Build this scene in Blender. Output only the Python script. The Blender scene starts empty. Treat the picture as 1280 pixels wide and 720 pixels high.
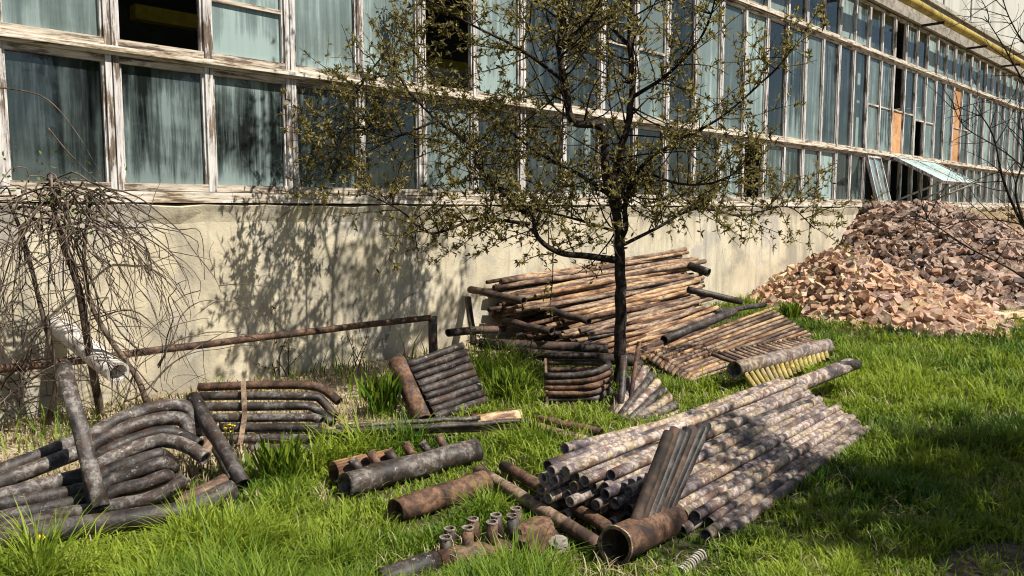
import bpy, bmesh, math, random
import numpy as np
from mathutils import Vector, Matrix, noise as mnoise

R = math.radians
random.seed(7)
rng = np.random.default_rng(11)
scene = bpy.context.scene
COL = scene.collection

# ------------------------------------------------------------------ camera, sky, sun, exposure
EYE = Vector((0.0, 0.0, 1.6))
YAW, PITCH, FPX = 43.8, 5.6, 1000.0
FW = Vector((math.cos(R(YAW)) * math.cos(R(PITCH)), math.sin(R(YAW)) * math.cos(R(PITCH)), -math.sin(R(PITCH))))
RT = Vector((math.sin(R(YAW)), -math.cos(R(YAW)), 0.0))
UP = RT.cross(FW).normalized()
cam_data = bpy.data.cameras.new('camera')
cam = bpy.data.objects.new('camera', cam_data)
COL.objects.link(cam)
cam.location = EYE
cam.rotation_euler = Matrix((RT, UP, -FW)).transposed().to_euler()
cam_data.sensor_width = 36.0
cam_data.lens = FPX / 1280.0 * 36.0
cam_data.clip_start = 0.05
cam_data.clip_end = 500.0
scene.camera = cam

SUN_TO = Vector((0.40, -1.0, 1.5)).normalized()          # towards the sun
world = bpy.data.worlds.new('World')
scene.world = world
world.use_nodes = True
wn = world.node_tree.nodes
wl = world.node_tree.links
for n in list(wn):
    wn.remove(n)
sky = wn.new('ShaderNodeTexSky')
sky.sky_type = 'NISHITA'
sky.sun_disc = False
sky.sun_elevation = math.asin(SUN_TO.z)
sky.sun_rotation = math.atan2(SUN_TO.x, SUN_TO.y)
bgn = wn.new('ShaderNodeBackground')
bgn.inputs['Strength'].default_value = 0.05
wo = wn.new('ShaderNodeOutputWorld')
wl.new(sky.outputs[0], bgn.inputs['Color'])
wl.new(bgn.outputs[0], wo.inputs['Surface'])
sd = bpy.data.lights.new('sun', 'SUN')
sd.energy = 5.0
sd.angle = R(0.53)
sd.color = (1.0, 0.95, 0.86)
sun = bpy.data.objects.new('sun', sd)
COL.objects.link(sun)
sun.rotation_euler = (-SUN_TO).to_track_quat('-Z', 'Y').to_euler()
sun.location = SUN_TO * 40
scene.view_settings.view_transform = 'Standard'
scene.view_settings.look = 'None'
scene.view_settings.gamma = 1.0
scene.view_settings.exposure = 0.7
scene.view_settings.use_curve_mapping = False
scene.render.engine = 'CYCLES'
scene.cycles.filter_width = 1.1
scene.cycles.max_bounces = 6
scene.cycles.transparent_max_bounces = 12

# ------------------------------------------------------------------ placing helpers
def D(px, py, d):
    """world point seen at photo pixel (px,py) at forward distance d (used to measure the place)"""
    t = (px - 640.0) / FPX
    s = (360.0 - py) / FPX
    return EYE + (FW + RT * t + UP * s) * d

def G(px, py, z=0.0):
    t = (px - 640.0) / FPX
    s = (360.0 - py) / FPX
    v = FW + RT * t + UP * s
    return EYE + v * ((z - EYE.z) / v.z)

def Q(pts):
    return [D(*p) for p in pts]

# ------------------------------------------------------------------ materials
def new_mat(name):
    m = bpy.data.materials.new(name)
    m.use_nodes = True
    nt = m.node_tree
    for n in list(nt.nodes):
        nt.nodes.remove(n)
    out = nt.nodes.new('ShaderNodeOutputMaterial')
    return m, nt, out

def N(nt, kind, **kw):
    n = nt.nodes.new(kind)
    for k, v in kw.items():
        setattr(n, k, v)
    return n

def coords(nt, scale=(1, 1, 1), rand=True):
    tc = N(nt, 'ShaderNodeTexCoord')
    mp = N(nt, 'ShaderNodeMapping')
    mp.inputs['Scale'].default_value = scale
    nt.links.new(tc.outputs['Object'], mp.inputs['Vector'])
    if rand:
        oi = N(nt, 'ShaderNodeObjectInfo')
        mu = N(nt, 'ShaderNodeMath', operation='MULTIPLY')
        mu.inputs[1].default_value = 53.0
        nt.links.new(oi.outputs['Random'], mu.inputs[0])
        nt.links.new(mu.outputs[0], mp.inputs['Location'])
    return mp.outputs['Vector']

def tex_noise(nt, vec, scale, detail=5.0, rough=0.6, dist=0.0):
    n = N(nt, 'ShaderNodeTexNoise')
    n.inputs['Scale'].default_value = scale
    n.inputs['Detail'].default_value = detail
    n.inputs['Roughness'].default_value = rough
    n.inputs['Distortion'].default_value = dist
    nt.links.new(vec, n.inputs['Vector'])
    return n.outputs['Fac']

def ramp(nt, fac, stops, interp='LINEAR'):
    r = N(nt, 'ShaderNodeValToRGB')
    cr = r.color_ramp
    cr.interpolation = interp
    while len(cr.elements) < len(stops):
        cr.elements.new(0.5)
    for e, (p, c) in zip(cr.elements, stops):
        e.position = p
        e.color = (c[0], c[1], c[2], 1.0) if not isinstance(c, (int, float)) else (c, c, c, 1.0)
    nt.links.new(fac, r.inputs['Fac'])
    return r.outputs['Color']

def mix(nt, fac, a, b, mode='MIX'):
    m = N(nt, 'ShaderNodeMix', data_type='RGBA', blend_type=mode)
    for sock, v in ((m.inputs[0], fac), (m.inputs[6], a), (m.inputs[7], b)):
        if isinstance(v, (int, float)):
            sock.default_value = v
        elif isinstance(v, (tuple, list)):
            sock.default_value = (v[0], v[1], v[2], 1.0)
        else:
            nt.links.new(v, sock)
    return m.outputs[2]

def principled(nt, out, color, rough=0.8, spec=0.3, metallic=0.0, bump=None, bump_d=0.01, bump_s=0.6):
    b = N(nt, 'ShaderNodeBsdfPrincipled')
    if isinstance(color, (tuple, list)):
        b.inputs['Base Color'].default_value = (color[0], color[1], color[2], 1)
    else:
        nt.links.new(color, b.inputs['Base Color'])
    if isinstance(rough, (int, float)):
        b.inputs['Roughness'].default_value = rough
    else:
        nt.links.new(rough, b.inputs['Roughness'])
    b.inputs['Specular IOR Level'].default_value = spec
    b.inputs['Metallic'].default_value = metallic
    if bump is not None:
        bp = N(nt, 'ShaderNodeBump')
        bp.inputs['Strength'].default_value = bump_s
        bp.inputs['Distance'].default_value = bump_d
        nt.links.new(bump, bp.inputs['Height'])
        nt.links.new(bp.outputs[0], b.inputs['Normal'])
    nt.links.new(b.outputs[0], out.inputs['Surface'])
    return b

def patch_mat(name, stops, scale=7.0, speck=(0.03, 0.02, 0.015), speck_amt=0.5, rough=0.75, stretch=(1, 1, 1), bump_d=0.006, spec=0.3, spread=0.5, flake=None):
    """mottled metal / stone: big patches through a colour ramp, fine specks over them"""
    m, nt, out = new_mat(name)
    v = coords(nt, stretch)
    f1 = tex_noise(nt, v, scale, 8.0, 0.66, 0.4)
    c = ramp(nt, f1, [(0.5 + (p - 0.5) * spread, q) for p, q in stops])
    f2 = tex_noise(nt, v, scale * 6.5, 6.0, 0.7)
    k = ramp(nt, f2, [(0.44, 1.0), (0.52, 0.0)])
    kk = N(nt, 'ShaderNodeMath', operation='MULTIPLY')
    nt.links.new(k, kk.inputs[0])
    kk.inputs[1].default_value = speck_amt
    c = mix(nt, kk.outputs[0], c, speck)
    if flake:
        f3 = tex_noise(nt, v, scale * 2.1, 9.0, 0.72, 0.6)
        c = mix(nt, ramp(nt, f3, [(0.545, 0.0), (0.565, 0.8)]), c, flake)
        f4 = tex_noise(nt, v, scale * 3.3, 9.0, 0.75, 0.2)
        c = mix(nt, ramp(nt, f4, [(0.36, 0.75), (0.39, 0.0)]), c, (0.36, 0.33, 0.29))
    oi = N(nt, 'ShaderNodeObjectInfo')
    rv = N(nt, 'ShaderNodeMapRange')
    nt.links.new(oi.outputs['Random'], rv.inputs[0])
    rv.inputs[3].default_value = 0.72
    rv.inputs[4].default_value = 1.2
    cc = N(nt, 'ShaderNodeCombineColor')
    for i in range(3):
        nt.links.new(rv.outputs[0], cc.inputs[i])
    c = mix(nt, 1.0, c, cc.outputs[0], 'MULTIPLY')
    principled(nt, out, c, rough, spec, 0.0, f2, bump_d, 0.7)
    return m

M = {}
M['rust'] = patch_mat('rusty_steel', [(0.28, (0.028, 0.016, 0.012)), (0.45, (0.11, 0.055, 0.032)), (0.58, (0.19, 0.105, 0.06)), (0.75, (0.075, 0.055, 0.05))], 5.0, speck_amt=0.65)
M['rust_bright'] = patch_mat('bright_orange_rusty_steel', [(0.28, (0.07, 0.03, 0.016)), (0.45, (0.29, 0.155, 0.075)), (0.6, (0.54, 0.36, 0.20)), (0.76, (0.18, 0.10, 0.07))], 6.0, speck_amt=0.5, stretch=(0.22, 1, 1))  # orange rust ramp with a pale cream peak
M['mottle'] = patch_mat('scaled_steel_dapple_shade', [(0.34, (0.045, 0.036, 0.04)), (0.42, (0.18, 0.145, 0.145)), (0.47, (0.44, 0.35, 0.28)), (0.53, (0.14, 0.113, 0.12)), (0.58, (0.42, 0.34, 0.22)), (0.66, (0.22, 0.14, 0.11))], 3.3, speck_amt=0.5, spread=0.85, rough=0.6, flake=(0.10, 0.05, 0.032))  # scale colours, with dappled tree shade partly painted into the patches
M['grey_steel'] = patch_mat('weathered_grey_steel', [(0.3, (0.016, 0.014, 0.013)), (0.45, (0.07, 0.06, 0.055)), (0.58, (0.19, 0.168, 0.148)), (0.7, (0.06, 0.042, 0.034))], 5.0, speck_amt=0.75, rough=0.5, flake=(0.055, 0.034, 0.024))
M['dark_steel'] = patch_mat('dark_scaled_steel', [(0.28, (0.008, 0.007, 0.007)), (0.45, (0.03, 0.026, 0.025)), (0.6, (0.10, 0.087, 0.08)), (0.72, (0.045, 0.028, 0.021))], 5.0, speck_amt=0.75, rough=0.5, flake=(0.05, 0.028, 0.019))
M['rust_dark'] = patch_mat('dark_rust_and_shade', [(0.3, (0.012, 0.009, 0.008)), (0.5, (0.05, 0.032, 0.023)), (0.7, (0.10, 0.062, 0.042))], 5.0)  # very dark rust; on the support pipes it stands in for shade
M['near_black_steel'] = patch_mat('flake_free_dark_steel', [(0.3, (0.010, 0.009, 0.009)), (0.5, (0.032, 0.028, 0.027)), (0.7, (0.085, 0.075, 0.07))], 6.0, speck_amt=0.5, rough=0.5)  # near-black steel without flakes
M['tan_rust'] = patch_mat('tan_rusty_steel', [(0.3, (0.05, 0.028, 0.02)), (0.46, (0.18, 0.11, 0.075)), (0.6, (0.38, 0.27, 0.175)), (0.76, (0.12, 0.078, 0.065))], 6.0, speck_amt=0.5, stretch=(0.3, 1, 1))
M['yellow_rust'] = patch_mat('yellow_primed_steel', [(0.3, (0.22, 0.15, 0.04)), (0.5, (0.46, 0.36, 0.10)), (0.7, (0.38, 0.30, 0.18))], 9.0, speck_amt=0.35)
M['pale_metal'] = patch_mat('dull_cut_rim', [(0.3, (0.12, 0.09, 0.07)), (0.6, (0.34, 0.29, 0.23))], 20.0, speck_amt=0.5)
M['white_pipe'] = patch_mat('white_asbestos_cement', [(0.3, (0.48, 0.43, 0.38)), (0.5, (0.72, 0.66, 0.60)), (0.75, (0.80, 0.74, 0.68))], 4.0, (0.25, 0.2, 0.16), 0.3)
M['brick_orange'] = patch_mat('orange_brick', [(0.3, (0.24, 0.11, 0.06)), (0.5, (0.42, 0.225, 0.13)), (0.75, (0.56, 0.38, 0.25))], 8.0, (0.5, 0.44, 0.36), 0.4, 0.95, spec=0.1)
M['brick_buff'] = patch_mat('buff_brick', [(0.3, (0.40, 0.27, 0.15)), (0.5, (0.56, 0.43, 0.27)), (0.75, (0.64, 0.54, 0.38))], 8.0, (0.30, 0.22, 0.14), 0.35, 0.95, spec=0.1)
M['brick_pink'] = patch_mat('pinkish_brick', [(0.3, (0.22, 0.12, 0.09)), (0.5, (0.35, 0.215, 0.165)), (0.75, (0.47, 0.34, 0.27))], 8.0, (0.50, 0.45, 0.39), 0.45, 0.95, spec=0.1)
M['rubble'] = patch_mat('mortar_crusted_rubble', [(0.3, (0.10, 0.06, 0.045)), (0.5, (0.27, 0.18, 0.135)), (0.75, (0.40, 0.30, 0.235))], 5.0, (0.42, 0.37, 0.31), 0.35, 0.95, spec=0.1)
M['rubble_dark'] = patch_mat('dark_brown_rubble', [(0.3, (0.055, 0.042, 0.038)), (0.5, (0.13, 0.10, 0.09)), (0.75, (0.22, 0.17, 0.15))], 4.0, (0.04, 0.03, 0.03), 0.4, 0.95, spec=0.1)  # dark brown tone for part of the rubble
M['rubble_bed'] = patch_mat('shaded_rubble_dust', [(0.3, (0.07, 0.05, 0.04)), (0.5, (0.15, 0.11, 0.085)), (0.75, (0.24, 0.18, 0.14))], 3.0, (0.05, 0.04, 0.03), 0.4, 0.95, spec=0.1)  # dark tone painted in so gaps between bricks read as shaded recesses
M['concrete'] = patch_mat('old_concrete', [(0.3, (0.20, 0.18, 0.15)), (0.5, (0.33, 0.30, 0.25)), (0.75, (0.42, 0.38, 0.32))], 4.0, (0.12, 0.10, 0.08), 0.4, 0.95, spec=0.1)
M['bark'] = patch_mat('dark_bark', [(0.3, (0.018, 0.014, 0.012)), (0.5, (0.045, 0.034, 0.028)), (0.75, (0.085, 0.068, 0.055))], 14.0, speck_amt=0.5, rough=0.95, bump_d=0.01, spec=0.1)
M['twig'] = patch_mat('dry_twig', [(0.3, (0.035, 0.026, 0.02)), (0.5, (0.10, 0.075, 0.056)), (0.75, (0.19, 0.145, 0.11))], 6.0, speck_amt=0.3, rough=0.9, spec=0.1)
M['yellow_paint'] = patch_mat('yellow_pipe_paint', [(0.3, (0.20, 0.14, 0.03)), (0.5, (0.36, 0.26, 0.045)), (0.75, (0.44, 0.33, 0.08))], 3.0, (0.10, 0.065, 0.03), 0.5, 0.65)
M['orange_board'] = patch_mat('orange_board', [(0.3, (0.36, 0.17, 0.07)), (0.5, (0.48, 0.24, 0.10)), (0.7, (0.55, 0.30, 0.14))], 2.0, (0.25, 0.14, 0.07), 0.4, 0.9)
M['flower'] = patch_mat('yellow_petals', [(0.3, (0.75, 0.55, 0.02)), (0.7, (0.85, 0.68, 0.04))], 30.0, (0.7, 0.45, 0.02), 0.2, 0.8)
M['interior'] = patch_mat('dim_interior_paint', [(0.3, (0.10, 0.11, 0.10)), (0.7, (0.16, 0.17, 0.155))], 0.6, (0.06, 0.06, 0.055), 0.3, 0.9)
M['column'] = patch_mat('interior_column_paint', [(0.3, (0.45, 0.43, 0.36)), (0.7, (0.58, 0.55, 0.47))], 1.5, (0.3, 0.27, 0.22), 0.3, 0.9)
M['black_iron'] = patch_mat('black_iron', [(0.3, (0.015, 0.014, 0.013)), (0.7, (0.04, 0.035, 0.03))], 5.0, rough=0.8)
M['yellow_rail'] = patch_mat('yellow_machine_paint', [(0.3, (0.55, 0.36, 0.02)), (0.7, (0.7, 0.48, 0.04))], 3.0, (0.2, 0.12, 0.02), 0.2, 0.6)

def mat_plaster():
    m, nt, out = new_mat('stained_plaster')
    v = coords(nt, (1, 1, 1), False)
    big = tex_noise(nt, v, 0.9, 5.0, 0.65, 0.3)
    c = ramp(nt, big, [(0.36, (0.33, 0.295, 0.225)), (0.46, (0.52, 0.455, 0.325)), (0.54, (0.60, 0.535, 0.395)), (0.62, (0.44, 0.40, 0.335))])
    v2 = coords(nt, (5.0, 5.0, 0.55), False)
    st = tex_noise(nt, v2, 1.0, 6.0, 0.65)
    k = ramp(nt, st, [(0.50, 0.0), (0.64, 0.6)])
    c = mix(nt, k, c, (0.24, 0.22, 0.19))
    pk = tex_noise(nt, v, 3.0, 7.0, 0.7, 0.5)
    k2 = ramp(nt, pk, [(0.57, 0.0), (0.60, 0.75)])
    c = mix(nt, k2, c, (0.42, 0.385, 0.32))
    # splash-back dirt low on the wall, with its own ragged edge
    sp = N(nt, 'ShaderNodeSeparateXYZ')
    nt.links.new(v, sp.inputs[0])
    ad = N(nt, 'ShaderNodeMath', operation='ADD')
    nt.links.new(sp.outputs['Z'], ad.inputs[0])
    nt.links.new(pk, ad.inputs[1])
    k3 = ramp(nt, ad.outputs[0], [(0.50, 0.6), (0.85, 0.0)])
    c = mix(nt, k3, c, (0.30, 0.26, 0.20))
    fine = tex_noise(nt, v, 40.0, 4.0, 0.7)
    wv = N(nt, 'ShaderNodeMix', data_type='VECTOR')
    wv.inputs[0].default_value = 0.22
    wn_ = N(nt, 'ShaderNodeTexNoise')
    wn_.inputs['Scale'].default_value = 2.2
    wn_.inputs['Detail'].default_value = 6.0
    nt.links.new(v, wn_.inputs['Vector'])
    nt.links.new(v, wv.inputs[4]); nt.links.new(wn_.outputs['Color'], wv.inputs[5])
    vo = N(nt, 'ShaderNodeTexVoronoi', feature='DISTANCE_TO_EDGE')
    vo.inputs['Scale'].default_value = 0.75
    nt.links.new(wv.outputs[1], vo.inputs['Vector'])
    ck = ramp(nt, vo.outputs['Distance'], [(0.0, 0.8), (0.006, 0.0)])
    cm = mix(nt, 1.0, ck, ramp(nt, big, [(0.48, 0.0), (0.56, 1.0)]), 'MULTIPLY')
    c = mix(nt, cm, c, (0.12, 0.10, 0.08))
    principled(nt, out, c, 0.95, 0.1, 0.0, mix(nt, 0.5, pk, fine), 0.02, 0.5)
    return m
M['plaster'] = mat_plaster()

def mat_frame(name, sc, tint):
    m, nt, out = new_mat(name)
    v = coords(nt, sc)
    f = tex_noise(nt, v, 1.6, 8.0, 0.72, 0.2)
    vb = coords(nt, (1, 1, 1))
    g = tex_noise(nt, vb, 2.6, 5.0, 0.65, 0.2)
    a = N(nt, 'ShaderNodeMath', operation='MULTIPLY_ADD')
    a.inputs[1].default_value = 0.55
    hb = N(nt, 'ShaderNodeMath', operation='MULTIPLY')
    hb.inputs[1].default_value = 0.45
    nt.links.new(g, hb.inputs[0]); nt.links.new(f, a.inputs[0]); nt.links.new(hb.outputs[0], a.inputs[2])
    wood = ramp(nt, f, [(0.36, (0.06, 0.045, 0.035)), (0.48, (0.19, 0.145, 0.11)), (0.6, (0.34, 0.28, 0.22))])
    paint = ramp(nt, f, [(0.40, (0.22, 0.20, 0.185)), (0.49, (0.46, 0.435, 0.41)), (0.59, (0.66, 0.64, 0.615))])
    k = ramp(nt, a.outputs[0], [(0.445, 0.0), (0.48, 1.0)])
    c = mix(nt, k, wood, mix(nt, 1.0, paint, tint, 'MULTIPLY'))
    principled(nt, out, c, 0.85, 0.2, 0.0, a.outputs[0], 0.006, 0.8)
    return m
M['frame_v'] = mat_frame('peeling_white_paint_upright', (16, 16, 1.5), (1.0, 0.98, 0.97))
M['frame_h'] = mat_frame('peeling_white_paint_level', (1.5, 16, 16), (0.96, 0.86, 0.72))
M['frame'] = [M['frame_v'], M['frame_h']]

def mat_ledge():
    m, nt, out = new_mat('weathered_transom_wood')
    v2 = coords(nt, (1.6, 16, 16), False)
    f2 = tex_noise(nt, v2, 1.6, 7.0, 0.72, 0.3)
    c = ramp(nt, f2, [(0.37, (0.10, 0.065, 0.04)), (0.45, (0.34, 0.265, 0.18)), (0.52, (0.58, 0.52, 0.43)), (0.62, (0.70, 0.66, 0.59))])
    principled(nt, out, c, 0.9, 0.15, 0.0, f2, 0.01, 0.7)
    return m
M['ledge'] = mat_ledge()

def mat_glass(name, lo, hi, grime_a, grime_b):
    m, nt, out = new_mat(name)
    v = coords(nt, (9.0, 9.0, 0.5))
    f = tex_noise(nt, v, 1.3, 6.0, 0.68, 0.15)
    vb = coords(nt, (1.0, 1.0, 1.0))
    f2 = tex_noise(nt, vb, 1.3, 4.0, 0.6, 0.3)
    wa = N(nt, 'ShaderNodeMath', operation='MULTIPLY'); wa.inputs[1].default_value = 0.58
    wb = N(nt, 'ShaderNodeMath', operation='MULTIPLY_ADD'); wb.inputs[1].default_value = 0.42
    nt.links.new(f, wa.inputs[0]); nt.links.new(f2, wb.inputs[0]); nt.links.new(wa.outputs[0], wb.inputs[2])
    spz = N(nt, 'ShaderNodeSeparateXYZ')
    tcz = N(nt, 'ShaderNodeTexCoord')
    nt.links.new(tcz.outputs['Object'], spz.inputs[0])
    foot = ramp(nt, spz.outputs['Z'], [(0.0, 0.10), (0.22, 0.0)])
    wc = N(nt, 'ShaderNodeMath', operation='ADD')
    oi2 = N(nt, 'ShaderNodeObjectInfo')
    fr2 = N(nt, 'ShaderNodeMath', operation='MULTIPLY'); fr2.inputs[1].default_value = 7.31
    nt.links.new(oi2.outputs['Random'], fr2.inputs[0])
    fr3 = N(nt, 'ShaderNodeMath', operation='FRACT')
    nt.links.new(fr2.outputs[0], fr3.inputs[0])
    fr4 = N(nt, 'ShaderNodeMath', operation='MULTIPLY_ADD'); fr4.inputs[1].default_value = 0.16; fr4.inputs[2].default_value = -0.09
    nt.links.new(fr3.outputs[0], fr4.inputs[0])
    wd_ = N(nt, 'ShaderNodeMath', operation='ADD')
    nt.links.new(wb.outputs[0], wd_.inputs[0]); nt.links.new(fr4.outputs[0], wd_.inputs[1])
    nt.links.new(wd_.outputs[0], wc.inputs[0]); nt.links.new(foot, wc.inputs[1])
    k = ramp(nt, wc.outputs[0], [(0.43, lo), (0.515, lo + (hi - lo) * 0.35), (0.585, hi)])
    oi = N(nt, 'ShaderNodeObjectInfo')
    rv = N(nt, 'ShaderNodeMapRange')
    nt.links.new(oi.outputs['Random'], rv.inputs[0])
    rv.inputs[3].default_value = 0.5
    rv.inputs[4].default_value = 1.1
    mu = N(nt, 'ShaderNodeMath', operation='MULTIPLY')
    mu.use_clamp = True
    nt.links.new(k, mu.inputs[0]); nt.links.new(rv.outputs[0], mu.inputs[1])
    gcol = mix(nt, f, grime_a, grime_b)
    dif = N(nt, 'ShaderNodeBsdfDiffuse')
    nt.links.new(gcol, dif.inputs['Color'])
    tr = N(nt, 'ShaderNodeBsdfTransparent')
    tr.inputs['Color'].default_value = (0.42, 0.55, 0.54, 1)
    gl = N(nt, 'ShaderNodeBsdfGlossy')
    gl.inputs['Roughness'].default_value = 0.04
    gl.inputs['Color'].default_value = (0.85, 0.95, 0.95, 1)
    bp = N(nt, 'ShaderNodeBump')
    bp.inputs['Strength'].default_value = 0.12
    bp.inputs['Distance'].default_value = 0.02
    nt.links.new(f2, bp.inputs['Height'])
    nt.links.new(bp.outputs[0], gl.inputs['Normal'])
    fr = N(nt, 'ShaderNodeFresnel')
    fr.inputs['IOR'].default_value = 1.75
    m1 = N(nt, 'ShaderNodeMixShader')
    nt.links.new(fr.outputs[0], m1.inputs[0]); nt.links.new(tr.outputs[0], m1.inputs[1]); nt.links.new(gl.outputs[0], m1.inputs[2])
    m2 = N(nt, 'ShaderNodeMixShader')
    nt.links.new(mu.outputs[0], m2.inputs[0]); nt.links.new(m1.outputs[0], m2.inputs[1]); nt.links.new(dif.outputs[0], m2.inputs[2])
    nt.links.new(m2.outputs[0], out.inputs['Surface'])
    return m
M['glass'] = mat_glass('dirty_window_glass', 0.04, 0.75, (0.13, 0.20, 0.195), (0.48, 0.58, 0.555))
M['glass_clear'] = mat_glass('clear_dark_window_glass', 0.02, 0.32, (0.10, 0.14, 0.145), (0.34, 0.42, 0.41))
M['glass_milky'] = mat_glass('milky_window_glass', 0.42, 0.9, (0.25, 0.345, 0.33), (0.42, 0.51, 0.485))

def mat_leaf(name, a, b, trans=0.35):
    m, nt, out = new_mat(name)
    at = N(nt, 'ShaderNodeAttribute')
    at.attribute_name = 'tint'
    c = ramp(nt, at.outputs['Fac'], [(0.0, a), (1.0, b)])
    dif = N(nt, 'ShaderNodeBsdfPrincipled')
    nt.links.new(c, dif.inputs['Base Color'])
    dif.inputs['Roughness'].default_value = 0.55
    dif.inputs['Specular IOR Level'].default_value = 0.25
    tl = N(nt, 'ShaderNodeBsdfTranslucent')
    nt.links.new(c, tl.inputs['Color'])
    mx = N(nt, 'ShaderNodeMixShader')
    mx.inputs[0].default_value = trans
    nt.links.new(dif.outputs[0], mx.inputs[1]); nt.links.new(tl.outputs[0], mx.inputs[2])
    nt.links.new(mx.outputs[0], out.inputs['Surface'])
    return m
M['grass'] = mat_leaf('meadow_grass', (0.04, 0.115, 0.010), (0.31, 0.38, 0.035), 0.42)
M['dry_grass'] = mat_leaf('dry_straw', (0.25, 0.19, 0.10), (0.48, 0.40, 0.25), 0.2)
M['leaf'] = mat_leaf('olive_leaf', (0.09, 0.08, 0.02), (0.40, 0.33, 0.115), 0.5)
M['leaf_green'] = mat_leaf('green_leaf', (0.045, 0.085, 0.018), (0.14, 0.19, 0.04), 0.35)

def mat_ground():
    m, nt, out = new_mat('soil')
    v = coords(nt, (1, 1, 1), False)
    f = tex_noise(nt, v, 1.2, 8.0, 0.7)
    f2 = tex_noise(nt, v, 14.0, 6.0, 0.7)
    c = ramp(nt, f, [(0.3, (0.035, 0.04, 0.015)), (0.55, (0.06, 0.065, 0.022)), (0.8, (0.10, 0.08, 0.045))])
    c = mix(nt, 0.35, c, ramp(nt, f2, [(0.3, (0.02, 0.02, 0.01)), (0.7, (0.12, 0.1, 0.06))]))
    principled(nt, out, c, 0.95, 0.1, 0.0, f2, 0.03, 0.8)
    return m
M['soil'] = mat_ground()
M['dry_dirt'] = patch_mat('dry_litter_dirt', [(0.3, (0.22, 0.17, 0.11)), (0.5, (0.34, 0.28, 0.19)), (0.75, (0.42, 0.36, 0.26))], 3.0, (0.12, 0.09, 0.055), 0.55, 0.95, bump_d=0.03, spec=0.1)
M['trodden'] = patch_mat('trodden_earth', [(0.3, (0.06, 0.05, 0.035)), (0.5, (0.12, 0.10, 0.07)), (0.75, (0.18, 0.15, 0.11))], 3.0, (0.04, 0.03, 0.02), 0.5, 0.95, bump_d=0.04, spec=0.1)
M['dirt_mound'] = patch_mat('brown_earth', [(0.3, (0.22, 0.15, 0.08)), (0.5, (0.33, 0.24, 0.14)), (0.75, (0.40, 0.32, 0.20))], 1.3, (0.14, 0.09, 0.05), 0.5, 0.95, bump_d=0.12, spec=0.1)

def mat_backwall():
    m, nt, out = new_mat('streaked_grey_cladding')
    v2 = coords(nt, (0.9, 0.9, 0.06), False)
    st = tex_noise(nt, v2, 1.0, 6.0, 0.65)
    c = ramp(nt, st, [(0.35, (0.40, 0.38, 0.33)), (0.5, (0.52, 0.51, 0.46)), (0.65, (0.56, 0.52, 0.45))])
    v = coords(nt, (1, 1, 1), False)
    f = tex_noise(nt, v, 0.5, 4.0)
    c = mix(nt, ramp(nt, f, [(0.5, 0.0), (0.7, 0.35)]), c, (0.42, 0.42, 0.34))
    principled(nt, out, c, 0.9, 0.1)
    return m
M['cladding'] = mat_backwall()

# ------------------------------------------------------------------ mesh helpers
def tag(o, label=None, cat=None, group=None, kind=None):
    if label: o['label'] = label
    if cat: o['category'] = cat
    if group: o['group'] = group
    if kind: o['kind'] = kind
    return o

def empty(name, loc):
    o = bpy.data.objects.new(name, None)
    o.empty_display_size = 0.1
    o.location = loc
    COL.objects.link(o)
    return o

def link_mesh(name, me, mat, parent=None, recentre=True):
    mats = mat if isinstance(mat, list) else [mat]
    if len(mats) == 1:
        me.materials.clear()
    for q in mats:
        me.materials.append(q)
    o = bpy.data.objects.new(name, me)
    COL.objects.link(o)
    n = len(me.vertices)
    if recentre and n:
        co = np.empty(n * 3, dtype=np.float32)
        me.vertices.foreach_get('co', co)
        co = co.reshape(-1, 3)
        c = np.array([(co[:, 0].min() + co[:, 0].max()) / 2, (co[:, 1].min() + co[:, 1].max()) / 2, co[:, 2].min()])
        me.vertices.foreach_set('co', (co - c).astype(np.float32).ravel())
        loc = Vector(c)
        if parent is not None:
            base = Vector(parent.location)
            p = parent.parent
            while p is not None:
                base += Vector(p.location)
                p = p.parent
            loc = loc - base
        o.location = loc
    if parent is not None:
        o.parent = parent
    return o

def obj(name, bm, mat, parent=None, smooth=False, recentre=True):
    me = bpy.data.meshes.new(name)
    bm.normal_update()
    bm.to_mesh(me)
    bm.free()
    if smooth:
        me.polygons.foreach_set('use_smooth', [True] * len(me.polygons))
    me.update()
    return link_mesh(name, me, mat, parent, recentre)

def box(bm, x0, x1, y0, y1, z0, z1, mi=0):
    vs = [bm.verts.new(p) for p in ((x0, y0, z0), (x1, y0, z0), (x1, y1, z0), (x0, y1, z0), (x0, y0, z1), (x1, y0, z1), (x1, y1, z1), (x0, y1, z1))]
    for f in ((3, 2, 1, 0), (4, 5, 6, 7), (0, 1, 5, 4), (1, 2, 6, 5), (2, 3, 7, 6), (3, 0, 4, 7)):
        bm.faces.new([vs[i] for i in f]).material_index = mi
    return vs

def obox(bm, a, b, w, h, side=Vector((0, 0, 1))):
    """flat bar from a to b, width w across, thickness h"""
    ax = (b - a).normalized()
    s = ax.cross(side)
    if s.length < 1e-4:
        s = ax.cross(Vector((1, 0, 0)))
    s.normalize()
    u = s.cross(ax).normalized()
    vs = []
    for p in (a, b):
        for i, j in ((-1, -1), (1, -1), (1, 1), (-1, 1)):
            vs.append(bm.verts.new(p + s * (w / 2 * i) + u * (h / 2 * j)))
    for f in ((3, 2, 1, 0), (4, 5, 6, 7), (0, 1, 5, 4), (1, 2, 6, 5), (2, 3, 7, 6), (3, 0, 4, 7)):
        bm.faces.new([vs[i] for i in f])

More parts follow.
